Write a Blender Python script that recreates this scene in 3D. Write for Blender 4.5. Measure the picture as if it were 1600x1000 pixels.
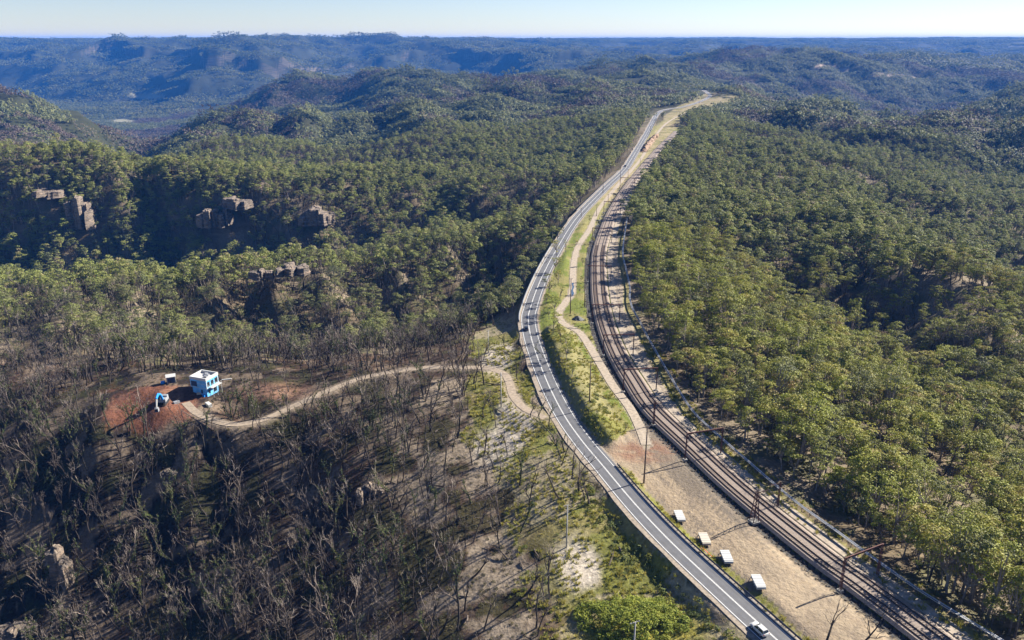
import bpy, bmesh, math, random
import numpy as np
from mathutils import Vector, Matrix

for o in list(bpy.data.objects): bpy.data.objects.remove(o)
scene = bpy.context.scene
COL = scene.collection
R = math.radians

# ------------------------------------------------------------------ camera
CAM_H = 125.0
FPX = 1232.0                       # focal length in pixels of a 1600 wide picture
PITCH = math.atan2(440.0, FPX)     # horizon 60 px below the top edge
cam_d = bpy.data.cameras.new('camera'); cam = bpy.data.objects.new('camera', cam_d); COL.objects.link(cam)
cam.location = (0, 0, CAM_H); cam.rotation_euler = (math.pi/2 - PITCH, 0, 0)
cam_d.sensor_width = 36; cam_d.lens = FPX*36/1600; cam_d.clip_start = 1; cam_d.clip_end = 60000
scene.camera = cam
# ------------------------------------------------------------------ sky, sun, exposure
SUN_AZ = math.atan2(.87, .46); SUN_EL = R(31)
w = bpy.data.worlds.new('World'); scene.world = w; w.use_nodes = True
nt = w.node_tree; bgn = nt.nodes['Background']
sk = nt.nodes.new('ShaderNodeTexSky'); sk.sky_type = 'NISHITA'; sk.sun_disc = False
sk.sun_elevation = SUN_EL; sk.sun_rotation = SUN_AZ; sk.altitude = 900; sk.air_density = 1.0; sk.dust_density = 0.0; sk.ozone_density = 2.0
tn = nt.nodes.new('ShaderNodeVectorMath'); tn.operation = 'MULTIPLY'; tn.inputs[1].default_value = (.93, .97, 1.20); nt.links.new(sk.outputs[0], tn.inputs[0]); nt.links.new(tn.outputs[0], bgn.inputs[0]); bgn.inputs[1].default_value = 0.037
sd = bpy.data.lights.new('sun', 'SUN'); sd.energy = 5.0; sd.angle = R(.5); sd.color = (1, .93, .80)
sun = bpy.data.objects.new('sun', sd); COL.objects.link(sun)
sdir = Vector((math.sin(SUN_AZ)*math.cos(SUN_EL), math.cos(SUN_AZ)*math.cos(SUN_EL), math.sin(SUN_EL)))
sun.rotation_euler = sdir.to_track_quat('Z', 'Y').to_euler(); sun.location = (200, 200, 600)
vs = scene.view_settings; vs.view_transform = 'Standard'; vs.look = 'None'; vs.gamma = 1; vs.use_curve_mapping = False
vs.exposure = 1.68
HAZE_DENSITY = 4.7e-5; HAZE_COLOR = (.055, .29, 1.0)

# ------------------------------------------------------------------ helpers
CP, SP = math.cos(PITCH), math.sin(PITCH)
def at(px, py, z=0.0):
    """the point of the level z that a surveyor would read off the picture at px, py"""
    u = px-800.0; v = py-500.0
    t = (CAM_H-z)/(FPX*SP+v*CP)
    return (u*t, (FPX*CP-v*SP)*t, z)
def pix(x, y, z):
    dz = z-CAM_H
    dep = y*CP-dz*SP; up = y*SP+dz*CP
    dep = np.maximum(dep, 1e-3)
    return 800+FPX*x/dep, 500-FPX*up/dep

def hsh(ix, iy, s):
    n = (ix.astype(np.int64)*374761393 + iy.astype(np.int64)*668265263 + s*1442695041) & 0x7fffffff
    n = ((n ^ (n >> 13))*1274126177) & 0x7fffffff
    return ((n ^ (n >> 16)) & 0xffff)/65535.0
def vnoise(x, y, s=0):
    x = np.asarray(x, float); y = np.asarray(y, float)
    ix = np.floor(x); iy = np.floor(y); fx = x-ix; fy = y-iy
    fx = fx*fx*fx*(fx*(fx*6-15)+10); fy = fy*fy*fy*(fy*(fy*6-15)+10)
    a = hsh(ix, iy, s); b = hsh(ix+1, iy, s); c = hsh(ix, iy+1, s); d = hsh(ix+1, iy+1, s)
    return (a*(1-fx)+b*fx)*(1-fy)+(c*(1-fx)+d*fx)*fy
def fbm(x, y, s=0, o=4):
    r = 0; a = .5; t = 0
    for k in range(o):
        r = r+a*vnoise(x*2**k+17.3*k, y*2**k-9.1*k, s+k); t += a; a *= .5
    return r/t
def sstep(a, b, x):
    t = np.clip((np.asarray(x, float)-a)/(b-a), 0, 1); return t*t*(3-2*t)

def smooth(pts, step):
    """Catmull-Rom through 2-D points, resampled at an even step"""
    P = np.array(pts, float); P = np.vstack([2*P[0]-P[1], P, 2*P[-1]-P[-2]]); out = []
    for i in range(1, len(P)-2):
        t = np.linspace(0, 1, 24, endpoint=False)[:, None]
        p0, p1, p2, p3 = P[i-1], P[i], P[i+1], P[i+2]
        out.append(.5*(2*p1+(p2-p0)*t+(2*p0-5*p1+4*p2-p3)*t*t+(3*p1-p0-3*p2+p3)*t**3))
    out.append(P[-2][None]); Q = np.vstack(out)
    d = np.r_[0, np.cumsum(np.hypot(*np.diff(Q, axis=0).T))]
    s = np.linspace(0, d[-1], max(2, int(d[-1]/step)+1))
    return np.c_[np.interp(s, d, Q[:, 0]), np.interp(s, d, Q[:, 1])]
def pxline(pts, step=4.0, z=0.0):
    return smooth([at(p[0], p[1], z)[:2] for p in pts], step)
def normals2(L):
    t = np.gradient(L, axis=0); t /= np.hypot(t[:, 0], t[:, 1])[:, None]
    return np.c_[t[:, 1], -t[:, 0]]          # to the right of the walking direction
def offset(L, d): return L+normals2(L)*np.asarray(d).reshape(-1, 1) if np.ndim(d) else L+normals2(L)*d
def linedist(x, y, L, dmax=1e9):
    """distance to a polyline; only worked out where it can be below dmax"""
    x = np.asarray(x, float); y = np.asarray(y, float); D = np.full(x.shape, float(dmax))
    m = (x > L[:, 0].min()-dmax) & (x < L[:, 0].max()+dmax) & (y > L[:, 1].min()-dmax) & (y < L[:, 1].max()+dmax)
    if not m.any(): return D
    xs = x[m]; ys = y[m]; best = np.full(xs.shape, float(dmax))
    K = L[::max(1, len(L)//160)]
    if not np.allclose(K[-1], L[-1]): K = np.vstack([K, L[-1]])
    for (ax, ay), (bx, by) in zip(K[:-1], K[1:]):
        vx, vy = bx-ax, by-ay
        t = np.clip(((xs-ax)*vx+(ys-ay)*vy)/(vx*vx+vy*vy+1e-9), 0, 1)
        best = np.minimum(best, np.hypot(xs-ax-t*vx, ys-ay-t*vy))
    D[m] = best; return D
def inpoly(x, y, P):
    x = np.asarray(x, float); y = np.asarray(y, float); r = np.zeros(x.shape, bool); n = len(P)
    for i in range(n):
        x0, y0 = P[i]; x1, y1 = P[(i+1) % n]
        if y0 == y1: continue
        c = ((y0 > y) != (y1 > y)) & (x < (x1-x0)*(y-y0)/(y1-y0)+x0); r ^= c
    return r

# ------------------------------------------------------------------ survey: lines of the place (picture readings turned into metres)
ROAD_L = [(1188, 1000), (1120, 936), (1032, 850), (975, 790), (925, 730), (888, 680), (859, 635), (834, 579), (817, 522), (815, 497), (819, 478), (826, 455), (843, 420), (862, 388), (884, 352), (906, 326), (940, 291), (968, 266), (982, 246), (1002, 212), (1021, 179), (1036, 171), (1060, 167), (1080, 161), (1098, 154), (1105, 149), (1102, 145), (1097, 141)]
ROAD_R = [(1240, 1000), (1155, 925), (1071, 850), (1012, 788), (960, 727), (925, 690), (897, 650), (870, 599), (846, 543), (836, 500), (839, 483), (850, 452), (862, 422), (878, 390), (899, 355), (918, 330), (957, 291), (982, 266), (994, 246), (1017, 207), (1033, 177), (1047, 171), (1070, 168), (1092, 162), (1108, 155), (1114, 149), (1109, 145), (1102, 141)]
_a = np.array([at(*p)[:2] for p in ROAD_L]); _b = np.array([at(*p)[:2] for p in ROAD_R])
_c = (_a+_b)/2
_ext = _c[0]+(_c[0]-_c[1])/np.linalg.norm(_c[0]-_c[1])*np.array([[70.], [35.]])
ROAD = smooth(np.vstack([_ext, _c]), 3.0)
ROAD_HALF = 3.15
TRACK_PX = [(1010, 695), (1000, 668), (984, 637), (957, 601), (930, 556), (906, 520), (880, 505), (873, 489), (885, 470), (894, 455), (896, 415), (903, 385), (920, 360), (934, 330), (946, 313), (968, 286), (1000, 250), (1022, 215), (1045, 190), (1080, 172)]
TRACK = pxline(TRACK_PX)
_rl = [at(*p)[:2] for p in [(1460, 1000), (1394, 950), (1337, 908), (1280, 867), (1156, 767), (1083, 700), (1020, 640), (989, 595), (963, 550), (945, 502), (937, 460), (935, 415), (937, 390), (946, 360), (957, 332), (979, 295), (1001, 266), (1016, 248), (1034, 228), (1058, 205)]]
_rl = np.array(_rl); _e = _rl[0]+(_rl[0]-_rl[1])/np.linalg.norm(_rl[0]-_rl[1])*np.array([[60.], [30.]])
RAIL = smooth(np.vstack([_e, _rl]), 3.0)
_tr = np.array([at(*p, 1.6)[:2] for p in [(1565, 1000), (1440, 924), (1364, 871), (1308, 830), (1240, 781), (1172, 723), (1127, 684), (1086, 646), (1064, 615), (1037, 570), (1017, 535), (1008, 519), (999, 501), (988, 481), (984, 465), (984, 448), (978, 420), (973, 395), (976, 366), (980, 340)]])
_e = _tr[0]+(_tr[0]-_tr[1])/np.linalg.norm(_tr[0]-_tr[1])*np.array([[50.], [25.]])
TROUGH = smooth(np.vstack([_e, _tr]), 2.5)
DRIVE = smooth([at(p[0], p[1], p[2])[:2] for p in [(852, 655, -.5), (838, 650, -1), (818, 640, -1.5), (802, 621, -2), (796, 598, -2), (786, 581, -2), (754, 574, -3), (706, 575, -4), (668, 576, -5), (610, 584, -6), (562, 595, -7), (498, 619, -8), (448, 642, -9), (406, 658, -9), (368, 664, -9), (336, 658, -9), (307, 645, -9), (290, 629, -9)]], 2.0)
DITCH = offset(RAIL[:int(len(RAIL)*.62)], -6.1)
MOUND = pxline([(868, 520), (880, 560), (897, 600), (917, 640), (945, 685)], 3.0)

# ------------------------------------------------------------------ terrain
CTRL = []   # px, py, ground level, height of the canopy that was sighted
def C_(z, *pts, can=0.0):
    for p in pts:
        zz = p[2] if len(p) > 2 else z
        q = at(p[0], p[1], zz+can); CTRL.append((q[0], q[1], zz))
# verge and corridor
for L in (ROAD, RAIL, TROUGH, TRACK):
    for q in L[::max(1, len(L)//26)]: CTRL.append((q[0], q[1], 0.0))
# embankment and burnt slope left of the road, foreground
C_(-4, (885, 855), (850, 790), (930, 870), (1010, 950, -4.5), (960, 985, -5), (1060, 1000, -4))
C_(-3, (800, 690), (760, 640), (830, 720), (765, 550), (790, 530))
C_(0, (780, 800, -8), (700, 720, -7), (760, 930, -10), (680, 1000, -15), (620, 900, -17), (640, 800, -13), (560, 730, -13), (600, 650, -8), (500, 680, -12),
   (480, 790, -24), (400, 730, -20), (330, 800, -30), (470, 950, -28), (350, 1000, -36), (250, 880, -40), (150, 960, -47), (0, 1000, -52), (60, 870, -40), (100, 780, -29), (200, 740, -22), (0, 720, -25), (300, 690, -13), (150, 690, -14))
C_(0, (320, 615, -9), (240, 640, -9), (160, 640, -10), (60, 620, -15), (0, 590, -19), (-200, 590, -30), (-200, 900, -55), (420, 600, -8), (520, 590, -7), (640, 565, -6), (200, 590, -11))
# the land left of the road, spur behind spur: picture reading of the canopy and distance -> level
def D_(can, Y, *pts):
    for p in pts:
        yy = p[2] if len(p) > 2 else Y
        z = CAM_H-math.tan(PITCH+math.atan2(p[1]-500, FPX))*yy; k = (p[0]-800)*yy/(FPX*CP-(p[1]-500)*SP); CTRL.append((k, yy, z-can))
def Z_(Y, *pts):
    for px, z in pts: CTRL.append(((px-800)*Y/1190.0, Y, z))
Z_(385, (-150, -40), (0, -35), (200, -33), (350, -34), (500, -33), (620, -28), (700, -18))
Z_(345, (0, -22), (200, -17), (400, -17), (560, -14), (680, -9))
# first gully and the steep face of the second spur
D_(24, 0, (790, 420, 533), (700, 440, 508), (620, 470, 484), (500, 495, 460), (420, 500, 451), (340, 497, 443), (250, 480, 430), (150, 478, 412), (40, 478, 400))
D_(19, 0, (850, 325, 590), (790, 338, 572), (700, 362, 546), (620, 382, 522), (500, 402, 496), (420, 408, 486), (330, 424, 470), (200, 440, 448), (100, 452, 430), (0, 460, 420))
Z_(610, (-100, -56), (0, -52), (200, -58), (400, -54), (600, -46), (760, -30))
# second gully (a canyon) and the wall of the third spur
D_(26, 0, (820, 300, 780), (740, 318, 772), (650, 330, 765), (560, 345, 752), (490, 358, 738), (400, 368, 742), (335, 376, 738), (260, 390, 750), (180, 390, 738), (120, 378, 731), (60, 382, 727), (0, 388, 727), (-80, 392, 727))
D_(20, 0, (900, 250, 850), (820, 262, 832), (740, 268, 822), (650, 272, 812), (560, 280, 795), (490, 296, 775), (400, 285, 780), (335, 285, 774), (260, 268, 790), (180, 270, 780), (120, 268, 774), (60, 275, 766), (0, 270, 770), (-80, 262, 780))
D_(40, 960, (900, 222), (800, 224), (700, 228), (600, 233), (480, 240), (350, 240), (220, 240), (100, 228), (0, 214), (-100, 208))
Z_(1100, (280, -72), (380, -62), (480, -58), (560, -55), (650, -40), (100, -45), (-50, -35))
D_(26, 1250, (540, 213), (470, 204), (390, 203), (330, 212), (290, 232), (640, 200), (720, 188), (240, 246))
Z_(1420, (300, -95), (400, -75), (480, -72), (560, -66), (640, -48), (200, -120))
D_(18, 1590, (520, 212), (440, 203), (360, 200), (600, 198))
D_(16, 1650, (560, 186), (480, 174), (400, 166), (330, 167), (280, 188), (230, 212), (180, 236))
D_(9, 0, (640, 172, 1700), (740, 160, 1800), (840, 152, 1900), (960, 140, 2050), (1060, 133, 2150), (700, 140, 2400), (800, 130, 2500), (900, 122, 2700), (600, 150, 2300))
Z_(2000, (250, -190), (350, -150), (450, -130), (540, -110), (620, -70), (150, -190))
# purple burnt hill far left
D_(5, 1800, (0, 150), (-80, 140), (60, 163), (120, 185), (180, 210), (230, 232))
D_(5, 1550, (0, 195), (80, 214), (-80, 190))
# valley floor
C_(-235, (230, 150), (150, 160), (330, 155), (250, 188), (160, 196), (60, 145), (-60, 145), (420, 140), (280, 172), (380, 168))
Z_(2700, (200, -215), (320, -205), (60, -190), (-80, -150))
# pointed hill
D_(4, 3000, (490, 113), (450, 128), (420, 142), (395, 156), (540, 118), (600, 112), (660, 118))
D_(4, 2700, (520, 162), (570, 152), (470, 168), (440, 172))
Z_(3600, (480, -120), (600, -100), (700, -80), (800, -60), (900, -60))
# right of the line
C_(0, (1050, 380, -2), (1150, 480, -4), (1250, 600, -5), (1400, 780, -5), (1560, 940, -5), (1120, 560, -3), (1300, 760, -3), (1020, 300, -1), (1080, 230, -2), (1620, 900, -8), (1500, 740, -9), (1400, 620, -10), (1300, 520, -12), can=10)
C_(0, (1600, 640, -24), (1270, 400, -14), (1600, 470, -30), (1700, 560, -46), (1700, 800, -20), can=10)
C_(0, (1160, 300, -6), (1250, 300, -12), (1340, 330, -24), (1440, 360, -40), (1560, 380, -54), (1700, 400, -64), can=10)
C_(0, (1150, 215, -6), (1250, 240, -14), (1350, 268, -26), (1450, 290, -40), (1560, 310, -50), (1700, 320, -58), can=10)
C_(0, (1150, 165, -8), (1230, 165, -12), (1320, 185, -22), (1420, 205, -28), (1520, 210, -26), (1600, 214, -28), (1720, 215, -30), (1300, 215, -30), (1420, 245, -46), (1540, 262, -58), can=10)
D_(5, 1850, (1150, 142), (1230, 158), (1320, 176), (1420, 190), (1500, 186))
Z_(2350, (1180, -60), (1280, -90), (1380, -115), (1460, -115))
D_(5, 2300, (1600, 152), (1540, 161), (1500, 173), (1700, 147))
D_(0, 3150, (1450, 163), (1350, 156), (1250, 141), (1540, 156), (1150, 126))
D_(0, 3420, (1540, 126), (1440, 124), (1360, 115), (1290, 105), (1200, 99), (1100, 97), (1000, 102), (920, 110), (1650, 130))
C_(0, (1900, 300, -70), (1900, 600, -60), (1900, 180, -60), (1900, 900, -20))
Z_(480, (1265, -30)); Z_(440, (1325, -38)); Z_(400, (1395, -38)); Z_(360, (1475, -34)); Z_(505, (1350, -12)); Z_(465, (1420, -11)); Z_(425, (1500, -10)); Z_(380, (1590, -10))
for a in range(-80, 90, 20): CTRL.append((70*math.sin(R(a)), 70*math.cos(R(a)), -40 if a < -10 else (-12 if a < 30 else 0)))
CTRL = np.array(CTRL)
def rbfc(x, y): return np.arctan2(x, y), np.log(np.hypot(x, y))*.35
_cu, _cv = rbfc(CTRL[:, 0], CTRL[:, 1])
_d2 = (_cu[:, None]-_cu)**2+(_cv[:, None]-_cv)**2
_EPS = .012**2
_K = -np.sqrt(_d2+_EPS)
_n = len(_cu)
_A = np.zeros((_n+1, _n+1)); _A[:_n, :_n] = _K+np.eye(_n)*.0012; _A[:_n, _n] = 1; _A[_n, :_n] = 1
_W = np.linalg.solve(_A, np.r_[CTRL[:, 2], 0])
def rbf(x, y):
    u, v = rbfc(x, y); out = np.full(u.shape, _W[_n])
    for i in range(0, len(u), 20000):
        d = (u[i:i+20000, None]-_cu)**2+(v[i:i+20000, None]-_cv)**2
        out[i:i+20000] += -np.sqrt(d+_EPS) @ _W[:_n]
    return out
def farland(x, y):
    r = np.hypot(x, y)
    n1 = fbm(x/1500+3, y/2600+1, 11, 3); n2 = fbm(x/620, y/900, 14, 4); n3 = fbm(x/2600, y/1500, 19, 4)
    rid = 1-np.abs(2*fbm(x/1100+9, y/1500, 23, 4)-1)*2.2
    left = sstep(900, -700, x)
    # left: a wide valley below a sandstone rim
    s = y-(5300+3400*(n1-.5)+1700*(n2-.5)+.10*x)
    zl = -235+170*sstep(-800, 480, s)+72*sstep(420, 540, s)+95*sstep(500, 3900, s)+(n3-.5)*40*sstep(300, 2000, s)+(n2-.5)*170*sstep(-900, 300, s)*sstep(3000, 600, s)+(rid-.2)*115*sstep(-300, 900, s)*sstep(4200, 1500, s)
    # right: dissected plateau
    zr = -25+125*sstep(3600, 9500, r)-120*sstep(.25, .75, 1-np.clip(rid, 0, 1))*sstep(10500, 6500, r)+(n2-.5)*40
    z = zl*left+zr*(1-left)
    top = 102-sstep(12000, 17500, r)*4
    z = np.where(r > 8000, z*(1-sstep(8000, 9800, r))+(top+((n3-.5)*62+(n2-.5)*14)*(1-.5*sstep(12000, 17000, r)))*sstep(8000, 9800, r), z)
    for bx, amp, wd in ((4250, 24, 420), (5450, 28, 300), (5150, 10, 700), (1500, 4, 900)):
        z = z+amp*np.exp(-((x-bx)/wd)**2-((y-14200)/900)**2)
    return z
LINES = (ROAD, RAIL, TROUGH, TRACK)
def terrain(x, y, corridor=True):
    x = np.asarray(x, float); y = np.asarray(y, float); sh = x.shape; x = x.ravel(); y = y.ravel()
    r = np.hypot(x, y)
    m = sstep(4000, 5400, r)
    z = np.zeros(x.shape); k = m < 1; z[k] = rbf(x[k], y[k])
    f = m > 0; zf = np.zeros(x.shape); zf[f] = farland(x[f], y[f]); z = z*(1-m)+zf*m
    dc = np.minimum.reduce([linedist(x, y, L, 60.0) for L in LINES])
    rough = sstep(6, 50, dc)
    z += rough*((fbm(x/60, y/60, 3, 4)-.5)*9*sstep(120, 500, r)+(fbm(x/17, y/17, 5, 3)-.5)*3.0)
    rg = 1-2*np.abs(fbm(x/330+5, y/330, 33, 3)-.5)*2.0
    rdist = linedist(x, y, ROAD, 320.)
    z += sstep(50, 300, rdist)*sstep(800, 1700, r)*((fbm(x/210, y/210, 31, 4)-.5)*40+(rg-.55)*46)*(1-.45*sstep(4500, 8000, r))*sstep(-230, -120, z)*sstep(9000, 7000, r)
    z += sstep(60, 160, rdist)*sstep(330, 520, r)*sstep(1300, 900, r)*(1-2*np.abs(fbm(x/120+5, y/120, 37, 3)-.5)*2.0-.55)*16
    if corridor:
        near = r < 2200
        md = linedist(x, y, MOUND, 14.0); z += 2.7*sstep(9.5, .5, md)
        dr = linedist(x, y, ROAD, 30.0); dl = linedist(x, y, RAIL, 30.0); dt = linedist(x, y, TROUGH, 20.0); ds = linedist(x, y, TRACK, 20.0); dd = linedist(x, y, DRIVE, 20.0)
        lo = -.12-.25*sstep(300, 1500, r)
        flat = np.minimum.reduce([sstep(ROAD_HALF+1.2, ROAD_HALF+5.5, dr), sstep(8.2, 12, dl), sstep(2.0, 6, dt), sstep(1.8, 5, ds)])
        z = lo+(z-lo)*flat
        z = z-.75*sstep(1.8, .6, linedist(x, y, DITCH, 10.))
        zd = terrain_drive(x, y); wd = sstep(1.8, 11.0, dd); z = np.where(dd < 20, zd+(z-zd)*wd, z)
    return z.reshape(sh)
_dz = None
def terrain_drive(x, y):
    global _dz
    if _dz is None:
        n = len(DRIVE); _dz = np.interp(np.arange(n), [0, n*.18, n*.5, n*.75, n], [-.1, -2.0, -5.5, -8.8, -9.0])
    out = np.zeros(x.shape); m = (x > DRIVE[:, 0].min()-20) & (x < DRIVE[:, 0].max()+20) & (y > DRIVE[:, 1].min()-20) & (y < DRIVE[:, 1].max()+20)
    if m.any():
        d = (x[m][:, None]-DRIVE[:, 0])**2+(y[m][:, None]-DRIVE[:, 1])**2; out[m] = _dz[d.argmin(1)]
    return out
# ------------------------------------------------------------------ materials
def nodes_of(name):
    m = bpy.data.materials.new(name); m.use_nodes = True; nt = m.node_tree
    return m, nt, nt.nodes['Principled BSDF']
def N(nt, t, **k):
    n = nt.nodes.new(t)
    for a, b in k.items(): setattr(n, a, b)
    return n
def noise_node(nt, scale, detail=3, coord='Object', rough=.6):
    tc = N(nt, 'ShaderNodeTexCoord'); n = N(nt, 'ShaderNodeTexNoise'); n.inputs['Scale'].default_value = scale
    n.inputs['Detail'].default_value = detail; n.inputs['Roughness'].default_value = rough
    nt.links.new(tc.outputs[coord], n.inputs['Vector']); return n
def ramp(nt, fac, stops):
    r = N(nt, 'ShaderNodeValToRGB'); e = r.color_ramp.elements
    while len(e) < len(stops): e.new(.5)
    for k, (p, c) in enumerate(stops): e[k].position = p; e[k].color = (*c, 1) if len(c) == 3 else c
    nt.links.new(fac, r.inputs[0]); return r
def mat(name, col, rough=.8, metal=0, var=.18, scale=2.0, bump=0.0, spec=.3):
    """plain material with a slow mottle of its own colour"""
    m, nt, b = nodes_of(name); n = noise_node(nt, scale, 4)
    lo = tuple(c*(1-var) for c in col); hi = tuple(min(1, c*(1+var)) for c in col)
    r = ramp(nt, n.outputs[0], [(.3, lo), (.7, hi)])
    nt.links.new(r.outputs[0], b.inputs['Base Color'])
    b.inputs['Roughness'].default_value = rough; b.inputs['Metallic'].default_value = metal; b.inputs['Specular IOR Level'].default_value = spec
    if bump:
        bp = N(nt, 'ShaderNodeBump'); bp.inputs['Strength'].default_value = bump; bp.inputs['Distance'].default_value = .1
        nt.links.new(n.outputs[0], bp.inputs['Height']); nt.links.new(bp.outputs[0], b.inputs['Normal'])
    return m

def make_ground_mat():
    m, nt, b = nodes_of('ground_soil'); L = nt.links
    at_ = N(nt, 'ShaderNodeAttribute', attribute_name='soil'); geo = N(nt, 'ShaderNodeNewGeometry')
    n1 = noise_node(nt, .9, 5); n2 = noise_node(nt, .12, 5)
    mul = N(nt, 'ShaderNodeMath', operation='MULTIPLY_ADD'); L.new(n1.outputs[0], mul.inputs[0]); mul.inputs[1].default_value = 1.9; mul.inputs[2].default_value = .05
    mul2 = N(nt, 'ShaderNodeMath', operation='MULTIPLY_ADD'); L.new(n2.outputs[0], mul2.inputs[0]); mul2.inputs[1].default_value = .9; mul2.inputs[2].default_value = .55
    mm = N(nt, 'ShaderNodeMath', operation='MULTIPLY'); L.new(mul.outputs[0], mm.inputs[0]); L.new(mul2.outputs[0], mm.inputs[1])
    mxv = N(nt, 'ShaderNodeMix', data_type='FLOAT'); L.new(at_.outputs['Alpha'], mxv.inputs[0]); mxv.inputs[2].default_value = 1.0; L.new(mm.outputs[0], mxv.inputs[3])
    vm = N(nt, 'ShaderNodeVectorMath', operation='SCALE'); L.new(at_.outputs['Color'], vm.inputs[0]); L.new(mxv.outputs[0], vm.inputs['Scale'])
    # bare rock where the land is too steep to hold soil
    sep = N(nt, 'ShaderNodeSeparateXYZ'); L.new(geo.outputs['True Normal'], sep.inputs[0])
    tc = N(nt, 'ShaderNodeTexCoord'); mp = N(nt, 'ShaderNodeMapping'); mp.inputs['Scale'].default_value = (.02, .02, .35); L.new(tc.outputs['Object'], mp.inputs[0])
    n3 = N(nt, 'ShaderNodeTexNoise'); n3.inputs['Scale'].default_value = 1.0; n3.inputs['Detail'].default_value = 5; L.new(mp.outputs[0], n3.inputs['Vector'])
    rk = ramp(nt, n3.outputs[0], [(.35, (.035, .032, .028)), (.5, (.09, .072, .055)), (.72, (.22, .17, .125))])
    st = N(nt, 'ShaderNodeMapRange'); L.new(sep.outputs[2], st.inputs[0]); st.inputs[1].default_value = .66; st.inputs[2].default_value = .48; st.inputs[4].default_value = .75
    mx = N(nt, 'ShaderNodeMix', data_type='RGBA'); L.new(st.outputs[0], mx.inputs['Factor']); L.new(vm.outputs[0], mx.inputs['A']); L.new(rk.outputs[0], mx.inputs['B'])
    L.new(mx.outputs['Result'], b.inputs['Base Color']); b.inputs['Roughness'].default_value = .95; b.inputs['Specular IOR Level'].default_value = .1
    bp = N(nt, 'ShaderNodeBump'); bp.inputs['Strength'].default_value = .8; bp.inputs['Distance'].default_value = .5; L.new(n1.outputs[0], bp.inputs['Height']); L.new(bp.outputs[0], b.inputs['Normal'])
    return m
def leaf_mat(name, stops, trans=.28, rnd=.62):
    """leaf colour from the clump's own tint and the tree's own shade of green"""
    m, nt, b = nodes_of(name); L = nt.links
    a = N(nt, 'ShaderNodeAttribute', attribute_name='tint'); oi = N(nt, 'ShaderNodeObjectInfo')
    s = N(nt, 'ShaderNodeMath', operation='MULTIPLY_ADD'); L.new(oi.outputs['Random'], s.inputs[0]); s.inputs[1].default_value = rnd
    s2 = N(nt, 'ShaderNodeMath', operation='MULTIPLY'); L.new(a.outputs['Fac'], s2.inputs[0]); s2.inputs[1].default_value = 1-rnd; L.new(s2.outputs[0], s.inputs[2])
    r = ramp(nt, s.outputs[0], stops)
    L.new(r.outputs[0], b.inputs['Base Color']); b.inputs['Roughness'].default_value = .65; b.inputs['Specular IOR Level'].default_value = .25
    tr = N(nt, 'ShaderNodeBsdfTranslucent'); L.new(r.outputs[0], tr.inputs[0]); mx = N(nt, 'ShaderNodeMixShader'); mx.inputs[0].default_value = trans
    out = nt.nodes['Material Output']; L.new(b.outputs[0], mx.inputs[1]); L.new(tr.outputs[0], mx.inputs[2]); L.new(mx.outputs[0], out.inputs[0])
    return m
M = {}
M['ground'] = make_ground_mat()
M['gum_leaf'] = leaf_mat('gum_leaf', [(0, (0.077, 0.089, 0.048)), (.16, (0.135, 0.145, 0.046)), (.36, (0.225, 0.225, 0.040)), (.54, (0.221, 0.247, 0.027)), (.74, (0.302, 0.281, 0.050)), (.90, (0.288, 0.228, 0.074)), (1, (0.234, 0.150, 0.071))], .26)
M['gum_leaf_mid'] = leaf_mat('gum_leaf_mid', [(0, (0.082, 0.098, 0.060)), (.18, (0.142, 0.158, 0.064)), (.40, (0.219, 0.230, 0.067)), (.58, (0.211, 0.241, 0.055)), (.78, (0.275, 0.273, 0.083)), (.92, (0.258, 0.221, 0.109)), (1, (0.215, 0.155, 0.103))], .28)
M['gum_leaf_grey'] = leaf_mat('gum_leaf_grey', [(0, (0.068, 0.080, 0.051)), (.18, (0.113, 0.124, 0.055)), (.40, (0.171, 0.177, 0.060)), (.58, (0.162, 0.184, 0.051)), (.78, (0.221, 0.215, 0.076)), (.92, (0.207, 0.179, 0.098)), (1, (0.180, 0.131, 0.092))], .27)
M['mid_leaf'] = leaf_mat('mid_leaf', [(0, (0.070, 0.087, 0.053)), (.3, (0.123, 0.141, 0.064)), (.6, (0.180, 0.195, 0.071)), (.85, (0.220, 0.220, 0.087)), (1, (0.202, 0.171, 0.109))], .30, .22)
M['far_leaf'] = leaf_mat('far_leaf', [(0, (.070, .088, .034)), (.5, (.135, .145, .044)), (.85, (.180, .175, .056)), (1, (.160, .130, .085))], .35)
M['scorched_leaf'] = leaf_mat('scorched_leaf', [(0, (.080, .060, .054)), (.6, (.125, .095, .078)), (1, (.150, .130, .070))], .2)
M['shoot_leaf'] = leaf_mat('shoot_leaf', [(0, (.030, .048, .014)), (.6, (.065, .085, .020)), (1, (.11, .115, .03))])
M['shrub_leaf'] = leaf_mat('shrub_leaf', [(0, (.05, .070, .017)), (.5, (.115, .140, .026)), (.85, (.205, .205, .038)), (1, (.21, .15, .055))])
M['heath_leaf'] = leaf_mat('heath_leaf', [(0, (.030, .030, .016)), (.4, (.060, .058, .022)), (.75, (.110, .085, .040)), (1, (.14, .14, .035))])
M['grass_leaf'] = leaf_mat('grass_leaf', [(0, (.13, .15, .022)), (.5, (.28, .265, .045)), (1, (.42, .34, .11))])
M['thicket_leaf'] = leaf_mat('thicket_leaf', [(0, (.10, .14, .016)), (.5, (.21, .245, .026)), (1, (.34, .33, .045))])
M['gum_bark'] = mat('gum_bark', (.20, .17, .145), var=.6, scale=1.2)
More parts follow.
